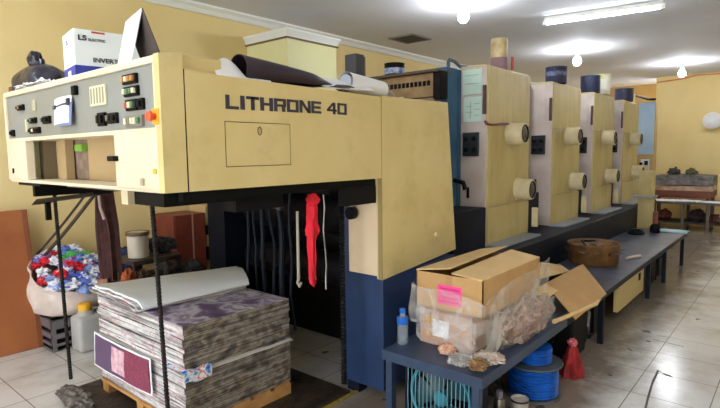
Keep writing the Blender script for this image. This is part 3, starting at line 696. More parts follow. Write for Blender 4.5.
# ------------------------------------------------------------------ things on top of the delivery
o = MB().box(2.68, 2.765, 2.30, 2.40, 1.93, 2.205, .004).build('ink_box', mat('box_charcoal', (52,56,60), .55)); 
tag(o, 'dark charcoal carton standing on the press behind the white paper roll', 'box')
MB().box(2.765, 2.785, 2.305, 2.39, 1.94, 2.195, .002).build('side_flap', mat('box_grey', (86,90,92), .6), o)
o = MB().box(2.45, 3.25, 2.25, 3.3, 1.86, 1.93, .006).build('press_top_cover', DARK); tag(o, 'dark metal cover plate on the press top behind the white paper roll', 'cover')
def can(name, label, c, r, h, m, lidm=None, bands=(), grp=None, cat='ink can', handle=False):
    t = thing(name, label, cat, c, grp)
    MB().lathe([(r*.97, 0), (r, .006), (r, h-.008), (r*1.03, h-.004), (r*1.03, h), (r*.92, h), (r*.90, h-.012), (0, h-.012)], c, 24, 'z', False).build('can_body', m, t)
    for z0, z1, bm_ in bands:
        MB().lathe([(r+.0005, z0), (r+.002, z0), (r+.002, z1), (r+.0005, z1)], c, 24, 'z', False).build('can_label', bm_, t)
    if lidm: MB().lathe([(r*1.01, h-.004), (r*1.01, h+.008), (r*.9, h+.012), (0, h+.012)], c, 24, 'z', False).build('lid', lidm, t)
    if handle:
        MB().tube([(c[0]+r*1.02*math.cos(a), c[1]-.02, c[2]+h-.02-r*.55*math.sin(a)) for a in [PI*k/10 for k in range(11)]], .004, 6).build('bail_handle', STEEL, t)
    return t
can('ink_can', 'black ink can with a white and blue label on the cross beam plank', (3.755, 2.78, 2.213), .088, .105, BLACK, None, [(.012, .062, mat('can_label_white', (206,214,230), .5, col2=(60,90,170), nscale=22.))])
# top of towers
t = thing('solvent_canister', 'tall cream and mauve canister on the first printing tower', 'canister', (4.47, 2.14, 2.273))
MB().lathe([(.073, 0), (.075, .01), (.075, .10), (.073, .105)], (4.47, 2.14, 2.273), 24).build('lower_body', mat('mauve_tin', (150,116,124), .5), t)
MB().lathe([(.073, .105), (.074, .11), (.073, .26), (.066, .275), (.03, .28)], (4.47, 2.14, 2.273), 24).build('upper_body', mat('cream_tin', (222,208,168), .45, col2=(190,160,110), nscale=12.), t)
MB().box(4.54, 4.565, 2.11, 2.17, 2.273, 2.53, .004).build('side_strip', mat('strip_grey', (130,134,140), .4), t)
o = MB().tube([(4.66, 2.10, 2.272), (4.66, 2.10, 2.41)], .013, 12).build('marker_tube', mat('tube_red', (190,70,66), .5)); tag(o, 'thin red upright tube beside the cream canister on the first tower', 'tube')
can('ink_bucket', 'large dark blue bucket on top of the second printing tower', (5.86, 2.13, 2.273), .112, .18, BUCKETB, None, [(.08, .13, mat('bucket_script', (104,112,146), .5, col2=(48,56,92), nscale=30.))], 'blue buckets on the towers', 'bucket', True)
can('ink_bucket', 'dark blue bucket beside the yellow tin on the third printing tower', (7.13, 2.15, 2.273), .118, .215, BUCKETB, None, (), 'blue buckets on the towers', 'bucket', True)
can('ink_bucket', 'dark blue bucket on the last printing tower before the feeder', (8.78, 2.15, 2.273), .13, .19, BUCKETB, None, (), 'blue buckets on the towers', 'bucket', True)
can('ink_tin', 'yellow and white tin next to the bucket on the third tower', (7.50, 2.13, 2.273), .12, .27, mat('tin_yellow', (206,200,110), .5, col2=(236,232,220), nscale=7.), None, [(.05, .2, mat('tin_white', (232,228,214), .5))], None, 'tin')
t = thing('spray_bottle', 'slim dark bottle beside the yellow tin on the third tower', 'bottle', (7.72, 2.13, 2.273))
MB().lathe([(.035, 0), (.036, .2), (.014, .24), (.014, .27)], (7.72, 2.13, 2.273), 14).build('body', mat('bottle_maroon', (110,60,70), .4), t)
# rolled dark print and white sheets on the hood
def roll_f(u, v):
    x = 1.50+.72*u; r = .060*(1-u)**.7+.005
    a = -PI*.55+2*PI*.90*v
    flat = max(0, (u-.62)/.38)
    y = 2.0+r*math.cos(a)*(1+1.2*u)+.16*flat*(v-.5)
    z = 1.872+r+.012*(1-u)+.045*u-.012+r*math.sin(a)*(1-.5*flat)+.016*flat*math.sin(v*7)
    return (x, y, z)
o = MB().grid(roll_f, 26, 24, .003).build('rolled_print', PRINTDARK); tag(o, 'dark purple printed sheet rolled up on top of the press cover', 'print roll')
o = MB().grid(lambda u, v: (1.315+.02*v+.30*u, 1.902+.05*v+.02*math.sin(u*5)*v, 1.881-.008*u+(.018+.075*math.sin(PI*min(1, u*1.5+.12)))*v), 14, 8, .003).build('white_sheet', PAPER); tag(o, 'white curled sheet under the thick end of the dark roll', 'paper')
o = MB().grid(lambda u, v: (2.02+.40*u, 1.94+.30*v, 1.89+.02*u+.085*math.sin(PI*v*.6)), 10, 10, .003).build('white_sheet', PAPER); tag(o, 'white sheet lying between the dark roll and the white paper roll', 'paper')
t = thing('paper_roll', 'thick white paper roll lying on the press near the charcoal carton', 'paper roll', (2.6, 2.06, 1.9))
MB().tube([(2.28, 2.04, 1.955), (2.62, 2.04, 1.935)], .06, 20, .055, False).build('outer_sheet', PAPER, t)
MB().tube([(2.28, 2.04, 1.955), (2.628, 2.04, 1.935)], .044, 18, .038, True).build('inner_coil', mat('coil_grey', (176,180,190), .7), t)
MB().grid(lambda u, v: (2.62+.18*u, 2.0+.12*v, 1.915-.022*u+.018*math.sin(u*7)), 10, 4, .003).build('loose_end', PAPER, t)
# ------------------------------------------------------------------ things on the console
t = thing('component_carton', 'white and blue cardboard carton standing on the control console', 'carton', (1.15, 2.85, 1.936))
RR = RZ(-9); pv = (1.15, 2.90, 0)
MB().box(1.15, 1.55, 2.90, 3.15, 1.936, 2.205, .002, RR, pv).build('carton_body', CARTW, t)
MB().box(1.1485, 1.5515, 2.8985, 3.1515, 1.9361, 2.02, 0, RR, pv).build('blue_band', LBAND, t)
ux = RR @ Vector((1, 0, 0)); vv = RR @ Vector((0, 1, 0))
base = Vector((1.15, 2.90, 1.936)) - vv*.0025
text('maker_letters', 'LS', .036, base+ux*.018+Vector((0, 0, .213)), ux, (0, 0, 1), LETTER, t, sx=1.25, bold=.0012)
text('maker_letters', 'ELECTRIC', .020, base+ux*.068+Vector((0, 0, .212)), ux, (0, 0, 1), LETTER, t, sx=.95)
text('product_letters', 'INVERTER', .034, base+ux*.085+Vector((0, 0, .105)), ux, (0, 0, 1), LETTER, t, sx=1.1, bold=.0006)
mb = MB().box(1.235, 1.30, 2.8975, 2.90, 2.19, 2.199, 0, RR, pv); mb.build('red_mark', mat('mark_red', (186,60,50), .5), t)
eb = Vector((1.15, 2.90, 1.936))-ux*.0025
text('maker_letters', 'LS', .034, eb+vv*.17+Vector((0, 0, .205)), -vv, (0, 0, 1), mat('letter_pale', (140,146,170), .5), t, sx=1.2)
mb = MB()
for k in range(3): mb.box(1.146, 1.149, 2.99, 3.05, 1.975+k*.013, 1.958+k*.013, 0, RR, pv)
mb.build('band_marks', PAPER, t)
# tent calendar
t = thing('tent_calendar', 'white tent-fold desk calendar with shade-darkened back on the console near its corner', 'calendar', (1.12, 2.15, 1.936))
dd = Vector((.225, .974, 0)); A = Vector((1.10, 2.09, 2.146)); Bw = Vector((1.088, 2.178, 1.937)); Bb = Vector((1.112, 1.975, 1.937)); L = .27
def panel(a, b, m, n):
    nn = (b-a).cross(dd).normalized()*.002
    q = [a+nn, b+nn, b-nn, a-nn]; MB().loft([q, [p+dd*L for p in q]]).build(n, m, t)
panel(A, Bw, PAPER, 'white_leaf'); panel(A+Vector((0, -.004, 0)), Bb, mat('calendar_back_shaded', (62,52,48), .7), 'back_leaf')  # back leaf's dark colour stands for the shadow inside the tent
o = Vector((1.0, 2.0, 0))
panel(Bw+Vector((0, -.006, .003)), Bb+Vector((0, .006, .003)), mat('calendar_base', (96,78,62), .7), 'base_leaf')
# black bag
t = thing('plastic_bag', 'knotted black plastic bag lying on the control console', 'bag', (1.24, 3.62, 1.93))
def bagf(u, v):
    a = 2*PI*u
    if v < .85: k = v/.85; z = 1.931+.185*k; r = max(.13, math.sqrt(max(0, 1-k**2.3))*(.90+.10*min(1, k*5)))
    else: k = (v-.85)/.15; z = 2.116+.03*k; r = .16-.03*k
    r *= 1+.14*nz(2.2*math.cos(a), 2.2*math.sin(a), v*3)+.035*math.sin(11*a+v*4)*v
    return (1.24+.15*r*math.cos(a), 3.64+.27*r*math.sin(a), z)
MB().grid(bagf, 44, 22).build('bag_body', BAGBLK, t)
MB().ball((1.23, 3.70, 2.145), .045, .055, .062, .35, 2., 3, 5.).build('knot', BAGBLK, t)
for k, (x, y, a, w, h, lab) in enumerate(((1.10, 3.36, 12, .13, .16, 'white crumpled paper on the console against the black bag'), (1.12, 3.52, -8, .11, .14, 'folded white slip at the foot of the black bag'), (1.09, 3.18, 4, .10, .20, 'white loose slip on the console between the bag and the carton'))):
    o = MB().grid(lambda u, v: tuple(Vector((x, y, 1.944+.028*abs(nz(u*4+k, v*4, k*3.))+.014*u*(1 if k < 2 else .2)))+RZ(a) @ Vector(((u-.5)*w, (v-.5)*h, 0))), 10, 10, .003).build('loose_paper', PAPER); tag(o, lab, 'paper')
o = MB().box(1.08, 1.16, 3.66, 3.73, 1.937, 1.975, .006).build('wood_offcut', mat('offcut', (96,66,50), .7)); tag(o, 'small brown block beside the black bag at the console end', 'block')
# note hanging on the console
t = thing('note_sheet', 'white note sheets clipped on the grey console panel', 'note', (1.04, 2.81, 1.71))
MB().grid(lambda u, v: (1.052-.012*(1-v)-.006*math.sin(u*3), 2.71+.21*u+.005*v, 1.712+.13*v+.006*u*(1-2*u)), 8, 8, .003).build('sheet', PAPER, t)
MB().grid(lambda u, v: (1.046-.010*(1-v), 2.702+.20*u, 1.70+.11*v), 6, 6, .002).build('under_sheet', mat('note_blue', (120,130,176), .7), t)
MB().tube([(1.043, 2.905, 1.797), (1.040, 2.80, 1.805), (1.043, 2.735, 1.806)], .005, 6).build('clip_bar', LETTER, t)
MB().box(1.034, 1.05, 2.725, 2.755, 1.795, 1.83, .004).build('clip', LETTER, t)
MB().box(1.034, 1.05, 2.895, 2.925, 1.785, 1.806, .004).build('clip', LETTER, t)

# ------------------------------------------------------------------ bay: rag
t = thing('red_rag', 'bright red rag hanging from the frame inside the delivery bay', 'rag', (1.98, 2.02, 1.3))
def rag(cx, cy, zt_, zb_, wt, wb, seed, ph=0.):
    def f(u, v):
        w = wt+(wb-wt)*v; a = u-.5
        return (cx+w*a+.01*nz(v*3, seed, 2), cy+.022*math.sin(a*13+ph+v*2)*(1-.3*v)+.015*nz(u*4, v*3, seed), zt_+(zb_-zt_)*v+.02*math.sin(u*9+seed)*v)
    return f
MB().grid(rag(1.955, 2.0, 1.30, 1.09, .05, .075, 1.), 12, 14, .006).build('upper_fold', RED, t)
MB().grid(rag(1.945, 1.995, 1.28, .85, .03, .040, 3., 1.), 10, 20, .005).build('tail', RED, t)
MB().ball((1.945, 1.985, 1.30), .036, .03, .036, .4, 3., 3, 2.).build('knot', RED, t)

# ------------------------------------------------------------------ left back corner
o = MB().box(-.3, 1.46, 4.66, 4.70, 0, 1.13, .004, Matrix.Rotation(math.radians(-9), 3, 'X'), (1, 4.68, 0)).build('brown_board', BOARD); tag(o, 'large reddish-brown board leaning against the yellow wall', 'board')
MB().box(1.425, 1.465, 4.655, 4.705, 0, 1.13, .003, Matrix.Rotation(math.radians(-9), 3, 'X'), (1, 4.68, 0)).build('board_edge', mat('board_edge_brown', (130,72,40), .7), o)
t = thing('plastic_crate', 'low grey plastic crate on the floor under the rag sack', 'crate', (1.72, 4.66, 0))
mb = MB().box(1.46, 2.0, 4.45, 4.87, 0.02, .04)
for z0, z1 in ((.02, .06), (.10, .14), (.18, .25)):
    mb.box(1.46, 2.0, 4.45, 4.47, z0, z1).box(1.46, 2.0, 4.85, 4.87, z0, z1).box(1.46, 1.48, 4.45, 4.87, z0, z1).box(1.98, 2.0, 4.45, 4.87, z0, z1)
for x in (1.46, 1.63, 1.80, 1.97): mb.box(x, x+.03, 4.448, 4.475, 0, .25).box(x, x+.03, 4.845, 4.872, 0, .25)
mb.build('crate_body', mat('crate_grey', (108,102,104), .5), t)
MB().box(1.50, 1.96, 4.49, 4.83, .041, .17, .01).build('crate_lining', BLACK, t)
t = thing('rag_sack', 'open off-white sack full of coloured cloth scraps in the corner', 'sack', (1.72, 4.66, .25))
def sackf(u, v):
    a = 2*PI*u; r = .27+.05*math.sin(PI*v)+.025*nz(2*math.cos(a)*2, 2*math.sin(a)*2, v*3)+(.03*math.sin(PI*(v-.85)/.3) if v > .85 else 0)
    if v < .12: r *= .7+.3*v/.12
    H = .33+.15*math.sin(a)-.03*math.cos(a)
    return (1.70+r*math.cos(a), 4.64+r*.80*math.sin(a), .252+H*v+.02*math.sin(3*a+.5)*v)
MB().grid(sackf, 40, 14, .006).build('sack_cloth', mat('sack_cloth', (222,208,196), .85, col2=(200,182,172), nscale=9.), t)
MB().lathe([(.0, .02), (.17, .02), (.18, .10), (.20, .14), (0, .15)], (1.70, 4.64, .25), 20, 'z', False).build('sack_filling', mat('sack_fill', (120,120,160), .9, col2=(200,190,200), nscale=12.), t)
RC = [('blue', mat('rag_blue', (60,86,184), .85, col2=(110,130,210), nscale=12.)), ('white', mat('rag_white', (230,230,236), .85)), ('red', mat('rag_red', (206,36,50), .85)), ('green', mat('rag_green', (74,170,70), .85)),
      ('violet', mat('rag_violet', (110,80,160), .85, col2=(170,140,200), nscale=12.)), ('light blue', mat('rag_lightblue', (150,170,220), .85)), ('navy', mat('rag_navy', (60,70,130), .85))]
rs = random.Random(4)
for k in range(84):
    a = rs.random()*2*PI; rr = .255*math.sqrt(rs.random())
    ci = [0, 1, 5, 1, 2, 1, 4, 1, 0, 5, 1, 2][k % 12] if k > 3 else 3
    x, y = 1.70+rr*math.cos(a), 4.63+rr*.85*math.sin(a)
    if k <= 3: x, y = 1.68+.045*k, 4.66+.03*(k % 2)
    if k == 9: x, y = 1.69, 4.80
    z = .565+.62*(y-4.64)+.10*(1-((x-1.70)**2+(y-4.63)**2)/.07)+(.03 if k <= 3 else .025*rs.random())
    nm, m = RC[ci]
    o = MB().ball((x, y, z), .04+.025*rs.random(), .045+.02*rs.random(), .026+.014*rs.random(), .75, 2.2, 3, k+1.).build('cloth_scrap', m)
    tag(o, f'crumpled {nm} cloth scrap heaped in the open off-white sack', 'rag', f'{nm} cloth scraps in the sack')
t = thing('jerry_can', 'milky plastic jug with a yellow cap on the floor by the sheet pile', 'jug', (1.68, 4.32, 0))
MB().box(1.575, 1.775, 4.23, 4.41, .0, .29, .035, seg=3).build('jug_body', JUG, t, sm=True)
MB().lathe([(.075, .27), (.05, .32), (.04, .33)], (1.665, 4.32, 0), 20).build('shoulder', JUG, t)
MB().lathe([(.048, .325), (.048, .375), (.042, .38), (0, .38)], (1.665, 4.32, 0), 18, 'z', False).build('cap', YELLOW, t)
MB().tube([(1.72, 4.32, .285), (1.735, 4.32, .33), (1.765, 4.32, .32), (1.765, 4.32, .27)], .013, 8).build('handle', JUG, t)
o = MB().grid(lambda u, v: (1.55+.26*u, 4.45+.02*math.sin(u*7), .30+.07*v+.02*math.sin(u*5)), 10, 3, .01).build('red_strip', mat('rag_orange_red', (204,70,52), .8)); tag(o, 'orange-red cloth strip hanging over the crate behind the milky jug', 'rag')
# brown cloth over the bracket
t = thing('brown_cloth', 'long dark brown cloth hanging under the control console', 'cloth', (1.6, 3.6, .62))
def bc(off, w0, w1, zb, sd):
    def f(u, v):
        w = w0+(w1-w0)*min(1, v*2.2)-.05*max(0, v-.7); a = (u-.5)
        return (1.60+off+.03*math.sin(a*22+sd)*(1-.2*v)+.25*a*w*.3, 3.725-.035*v-w*a*.95, 1.345+(zb-1.345)*v+.03*math.sin(u*8+sd)*v)
    return f
MB().grid(bc(0, .09, .215, .66, 0.), 18, 20, .01).build('cloth_front', BROWNC, t)
MB().grid(bc(.04, .07, .17, .74, 2.), 16, 18, .01).build('cloth_back', BROWNC, t)
MB().grid(lambda u, v: (1.55+.02*math.sin(u*7), 3.61+.14*u, .655+.05*v-.02*u), 8, 4, .008).build('pale_hem', mat('cloth_pale', (186,140,110), .85, col2=(120,70,60), nscale=9.), t)
MB().tube([(1.55, 3.66, 1.28), (1.54, 3.63, 1.20), (1.55, 3.60, 1.12)], .010, 8).build('tie_cord', mat('cord_pale', (190,160,150), .7), t)
# hoses from the console down behind the sack
for k, (dy, lab) in enumerate(((0, 'thick dark hose running from the console down behind the sack'), (.10, 'thin dark hose parallel to the thick one behind the sack'))):
    pts = [(1.74-.20*s-.03*math.sin(PI*s), 4.03+.74*s+dy*1.5, 1.34-.62*s-.05*math.sin(PI*s)) for s in [i/12 for i in range(13)]]
    o = MB().tube(pts, .014-.004*k, 10).build('dark_hose', mat('hose_brown', (66,54,48), .6)); tag(o, lab, 'hose')
# stool, paint bucket and clutter behind the pile
t = thing('wooden_stool', 'dark wooden stool behind the sheet pile, under the white bucket', 'stool', (2.15, 4.2, 0))
MB().box(1.95, 2.38, 4.05, 4.38, .66, .70, .004).build('seat', GREASE, t)
for x, y in ((1.98, 4.08), (2.35, 4.08), (1.98, 4.35), (2.35, 4.35)): MB().box(x-.02, x+.02, y-.02, y+.02, 0, .66).build('leg', GREASE, t)
MB().box(1.98, 2.35, 4.07, 4.09, .30, .34).build('stretcher', GREASE, t)
t = thing('paint_bucket', 'white plastic bucket with a brown rim on the dark stool', 'bucket', (2.07, 4.2, .70))
MB().lathe([(.072, 0), (.082, .005), (.085, .19), (.09, .195), (.09, .21), (.07, .215), (0, .215)], (2.07, 4.2, .701), 22, 'z', False).build('bucket_body', mat('bucket_white', (214,206,192), .5, col2=(196,184,164), nscale=6.), t)
MB().lathe([(.092, .188), (.094, .192), (.094, .216), (.088, .218)], (2.07, 4.2, .701), 22, 'z', False).build('rim', mat('rim_brown', (110,84,60), .5), t)
o = MB().ball((1.88, 4.0, .56), .055, .06, .09, .4, 2.5, 4, 77.).build('orange_rag', mat('rag_orange', (196,104,52), .85, col2=(150,70,36), nscale=9.)); tag(o, 'small orange rag lying against the navy bundle near the white bucket', 'rag')
for k, (x, y, z, r, c1, lab) in enumerate(((2.18, 3.98, .56, .13, (60,50,44), 'dark brown oily rag heaped before the stool behind the pile'), (2.42, 3.98, .54, .12, (44,42,44), 'black oily rag heaped beside the brown one behind the pile'), (1.98, 4.0, .53, .10, (92,66,50), 'tan oily rag heaped below the white bucket'))):
    o = MB().ball((x, y, z), r, .09, .09, .5, 2.6, 4, 80.+k).build('oily_rag', mat('heap_%d' % k, c1, .8, col2=tuple(int(v*.55) for v in c1), nscale=10.)); tag(o, lab, 'rag')
o = MB().box(1.80, 2.56, 3.88, 4.03, 0, .47, .004).build('tool_chest', GREASE); tag(o, 'long dark greasy chest on the floor behind the sheet pile', 'chest')
MB().box(1.82, 2.54, 3.868, 3.88, .05, .42, .003).build('front_panel', DARK, o)
o = MB().ball((2.13, 4.56, .62), .15, .14, .12, .35, 2.5, 4, 9.).build('navy_cloth_bundle', mat('navy_cloth', (36,46,84), .85, col2=(26,30,56), nscale=9.)); tag(o, 'dark navy cloth bundle beside the stool behind the brown cloth', 'cloth')
o = MB().box(2.02, 2.32, 4.42, 4.8, 0, .51, .01).build('carton', CARD); tag(o, 'brown carton on the floor behind the stool holding the navy bundle', 'carton')
o = MB().ball((2.32, 4.28, .76), .11, .12, .07, .4, 2.6, 4, 12., flat=.701).build('dark_rag', mat('rag_dark', (34,32,40), .9, col2=(20,20,24), nscale=10.)); tag(o, 'heaped dark rag on the stool behind the bucket', 'rag')
t = thing('wooden_cabinet', 'red-brown wooden cabinet standing against the yellow wall behind the press', 'cabinet', (2.85, 4.8, 0))
MB().box(2.64, 2.99, 4.62, 4.98, 0, .96, .004).build('carcass', REDB, t)
MB().box(2.65, 2.83, 4.605, 4.62, .03, .96, .003).build('door', REDB, t)
MB().box(2.845, 2.98, 4.605, 4.62, .03, .96, .003).build('door', REDB, t)
MB().box(2.83, 2.845, 4.603, 4.62, .03, .96).build('pale_edge', mat('edge_pale', (196,150,120), .6), t)
for k, (z0, z1, x1, m, lab) in enumerate(((0, .46, 3.36, CARDIN, 'pale carton at the bottom of the pile beside the red-brown cabinet'), (.461, .60, 3.28, BLACK, 'black box lying on the lowest pale carton beside the red-brown cabinet'), (.601, .72, 3.34, mat('carton_cream', (220,200,160), .8), 'cream carton between the black boxes beside the red-brown cabinet'), (.721, .82, 3.24, mat('box_slate', (46,44,50), .7), 'dark slate box in the pile beside the red-brown cabinet'), (.821, 1.02, 3.30, mat('carton_tan', (206,176,126), .8), 'tan carton topping the pile beside the red-brown cabinet'))):
    o = MB().box(3.02+.02*(k % 2), x1, 4.62+.01*k, 4.95, z0, z1, .004).build('storage_box', m); tag(o, lab, 'box')
    MB().box(3.05+.02*(k % 2), x1-.03, 4.616+.01*k, 4.622+.01*k, z1-.035, z1-.02).build('lid_seam', DARK, o)
# ------------------------------------------------------------------ wrapped cartons on the step platform
t = thing('open_carton', 'brown cardboard carton with half-open top flaps and a pink sticker, wrapped in film', 'carton', (2.85, 1.45, .665))
bx0, bx1, by0, by1 = 2.45, 3.22, 1.245, 1.665
mb = MB().box(bx0, bx0+.006, by0, by1, .665, .872).box(bx1-.006, bx1, by0, by1, .665, .872).box(bx0, bx1, by0, by0+.006, .665, .872).box(bx0, bx1, by1-.006, by1, .665, .872).box(bx0, bx1, by0, by1, .665, .671)
mb.build('carton_body', CARD, t)
def flap(a, b, c, d, n='flap'):
    q = [Vector(p) for p in (a, b, c, d)]
    MB().grid(lambda u, v: tuple((q[0]*(1-u)+q[1]*u)*(1-v)+(q[3]*(1-u)+q[2]*u)*v), 1, 1, .006).build(n, CARDIN, t)
flap((bx0, by1, .874), (bx1, by1, .874), (bx1+.02, 1.47, .915), (bx0+.06, 1.478, .892))
flap((bx0-.004, by0, .876), (bx1, by0, .876), (bx1+.02, 1.445, .90), (bx0+.02, 1.448, .882))
MB().box(bx0-.003, bx0+.001, 1.37, 1.52, .705, .815).build('pink_sticker', PINK, t)
mb = MB()
for k in range(4): mb.box(bx0-.0045, bx0-.002, 1.385, 1.505, .72+k*.024, .728+k*.024)
mb.build('sticker_rules', mat('pink_dark', (206,40,118), .5), t)
MB().box(bx0-.0025, bx0+.001, 1.43, 1.47, .815, .872).build('tape', mat('brown_tape', (178,136,88), .3), t)
t = thing('lower_carton', 'lower brown carton with a white label under the open one', 'carton', (2.85, 1.45, .45))
MB().box(2.47, 3.16, 1.32, 1.655, .451, .664, .004).build('carton_body', mat('cardboard_pinkish', (188,138,104), .8, col2=(172,122,90), nscale=5.), t)
MB().box(2.466, 2.471, 1.46, 1.565, .505, .60).build('white_label', PAPER, t)
MB().box(2.466, 2.471, 1.58, 1.61, .50, .62).build('yellow_strip', mat('strip_yellow', (206,160,70), .5), t)
def crumple(p, amp, fr, sd): 
    return Vector(p)+Vector((nz(p[0]*fr, p[1]*fr, p[2]*fr+sd), nz(p[0]*fr+9, p[1]*fr, p[2]*fr+sd), nz(p[0]*fr, p[1]*fr+9, p[2]*fr+sd)))*amp
# cloudy film hanging round the two cartons
t = thing('plastic_film', 'cloudy torn plastic film wrapped round the two stacked cartons', 'plastic film', (2.8, 1.4, .45))
def band(pts, zt0, zt1, zb0, zb1, sd, amp=.03):
    pts = [Vector(p) for p in pts]
    def f(u, v):
        k = u*(len(pts)-1); i = min(int(k), len(pts)-2); p = pts[i].lerp(pts[i+1], k-i)
        top = zt0+(zt1-zt0)*u+.010*math.sin(u*9+sd); bot = zb0+(zb1-zb0)*u+.02*math.sin(u*11+sd)
        q = crumple((p.x, p.y, top+(bot-top)*v), amp*.6, 7., sd)
        q.z = max(q.z, .458); return tuple(q)
    return f
MB().grid(band([(2.50, 1.69, 0), (2.42, 1.68, 0), (2.405, 1.46, 0), (2.40, 1.215, 0)], .835, .77, .60, .61, 1.), 36, 14).build('front_wrap', FILM, t)
MB().grid(band([(2.40, 1.205, 0), (2.80, 1.20, 0), (3.26, 1.20, 0)], .79, .87, .50, .52, 4.), 40, 16).build('side_wrap', FILM, t)
MB().grid(band([(2.46, 1.675, 0), (2.43, 1.50, 0), (2.42, 1.27, 0)], .665, .655, .455, .455, 8., .025), 30, 12).build('lower_wrap', FILM, t)
MB().grid(band([(2.42, 1.28, 0), (2.75, 1.19, 0), (3.30, 1.18, 0)], .64, .62, .456, .456, 13., .03), 36, 12).build('lower_side_wrap', FILM, t)
# brownish bag of scrap beside the cartons
t = thing('scrap_bag', 'bulging brown-tinted plastic bag of scrap beside the wrapped cartons', 'bag', (2.95, 1.21, .45))
MB().ball((2.95, 1.235, .55), .36, .105, .125, .28, 2.2, 5, 3., flat=.453).build('bag_film', FILMB, t)
MB().ball((2.92, 1.235, .54), .28, .07, .085, .5, 2.5, 4, 6., flat=.456).build('bag_contents', mat('scrap_paper', (180,146,128), .8, col2=(120,90,78), nscale=12.), t)
for k, (x, y, s, m, lab) in enumerate(((2.40, 1.43, .05, mat('wrap_red', (186,80,60), .5, col2=(220,190,160), nscale=16.), 'small red crumpled wrapper on the step platform'), (2.32, 1.30, .075, FILM, 'clear crumpled wrapper at the corner of the step platform'), (2.44, 1.20, .08, mat('wrap_brown', (150,110,80), .5, col2=(210,200,190), nscale=18.), 'brown and white crumpled wrapper below the scrap bag'), (2.31, 1.20, .05, mat('wrap_yellow', (190,150,90), .5, col2=(100,70,50), nscale=20.), 'yellowish crumpled wrapper on the platform corner'))):
    o = MB().ball((x, y, .475), s*.8, s*.9, .026, .45, 3.2, 4, 20.+k, flat=.4515).build('crumpled_wrapper', m); tag(o, lab, 'wrapper')
# water bottle
t = thing('water_bottle', 'clear plastic water bottle with a blue cap on the step platform', 'bottle', (2.375, 1.71, .45))
c = (2.375, 1.71, .4505)
MB().lathe([(.026, 0), (.031, .006), (.031, .05), (.028, .06), (.031, .07), (.031, .13), (.027, .15), (.015, .175), (.013, .185)], c, 20).build('bottle_body', PET, t)
MB().lathe([(.0315, .118), (.0325, .12), (.0325, .155), (.0300, .157)], c, 20, 'z', False).build('bottle_label', BLUECAP, t)
MB().lathe([(.016, .18), (.017, .183), (.017, .205), (0, .207)], c, 16, 'z', False).build('cap', BLUECAP, t)
# floor fan under the step
t = thing('floor_fan', 'turquoise box fan with a barred grille under the step platform', 'fan', (2.36, 1.43, 0))
fz = .225; fy = 1.43; fx = 2.30
mb = MB()
for a in ((1.205, 1.655, .005, .025), (1.205, 1.655, .375, .392), (1.205, 1.225, .005, .392), (1.635, 1.655, .005, .392)): mb.box(fx+.02, fx+.14, *a)
mb.build('case', DNAVY, t)
mb = MB()
for k in range(16): mb.tube([(fx, 1.240+k*.0252, .02), (fx-.006, 1.240+k*.0252, .2), (fx, 1.240+k*.0252, .378)], .0026, 6)
mb.build('grille', mat('grille_pale', (112,160,172), .4), t)
mb = MB(); mb.lathe([(.175, 0), (.19, -.004), (.195, .02), (.19, .05), (.175, .05), (.172, .02)], (fx+.025, fy, fz), 40, 'x', False); mb.build('fan_ring', TURQ, t)
hb = MB().lathe([(0, -.014), (.03, -.012), (.042, 0), (.042, .05)], (fx+.03, fy, fz-.01), 24, 'x', False).build('hub', TURQ, t)
for k in range(5):
    a0 = 2*PI*k/5
    mb = MB().grid(lambda u, v: (fx+.05+.03*(v-.5)*(1-.3*u), fy+(.04+.125*u)*math.cos(a0+(v-.5)*(.9+.1*u)), fz-.01+(.04+.125*u)*math.sin(a0+(v-.5)*(.9+.1*u))), 6, 6, .002)
    mb.build('blade', mat('blade_teal', (24,62,72), .4), t)
MB().box(fx+.12, fx+.13, 1.215, 1.645, .01, .385).build('back_mesh', BLACK, t)
# cable reel
t = thing('cable_reel', 'bright blue cable reel with grey flanges on the floor beside the step platform', 'reel', (3.16, 1.25, 0))
c = (3.16, 1.25, 0)
MB().lathe([(.0, .001), (.17, .001), (.175, .006), (.17, .014), (0, .014)], c, 36, 'z', False).build('flange', REELG, t)
MB().lathe([(.0, .205), (.175, .205), (.18, .211), (.175, .219), (0, .219)], c, 36, 'z', False).build('flange', REELG, t)
prof = [(0, .015)]+[(.150+.006*math.sin(i*2.1), .018+i*.0062) for i in range(30)]+[(0, .204)]
MB().lathe(prof, c, 36, 'z', False).build('wound_cable', REEL, t)
prof = [(.02, .22)]+[(.11+.005*math.sin(i*2.1), .222+i*.0062) for i in range(16)]+[(.02, .32)]
MB().lathe(prof, c, 30, 'z', False).build('upper_winding', REEL, t)
MB().lathe([(0, .32), (.015, .32), (.018, .33), (0, .335)], c, 14, 'z', False).build('spindle', STEEL, t)
# red bag, spray can, white tin
t = thing('red_sack', 'red cloth sack slumped on the floor behind the cable reel', 'sack', (3.60, 1.15, 0))
def rsk(u, v):
    a = 2*PI*u; r = (.085*(1-v)**.7+.018)*(1+.18*nz(2*math.cos(a), 2*math.sin(a), v*5))*(1+.1*math.sin(7*a))
    return (3.60+r*math.cos(a), 1.15+r*.8*math.sin(a), .002+.21*v)
MB().grid(rsk, 28, 16).build('sack_body', mat('sack_red', (176,30,36), .7, col2=(120,20,26), nscale=12.), t)
MB().ball((3.60, 1.15, .225), .032, .03, .03, .4, 3., 3, 8.).build('gathered_neck', mat('sack_neck', (214,110,120), .7), t)
t = thing('spray_can', 'spray can with a yellow and brown label on the floor by the step leg', 'can', (2.60, 1.215, 0))
c = (2.60, 1.215, 0)
MB().lathe([(.03, 0), (.032, .005), (.032, .17), (.026, .188), (.012, .192)], c, 18).build('can_body', STEEL, t)
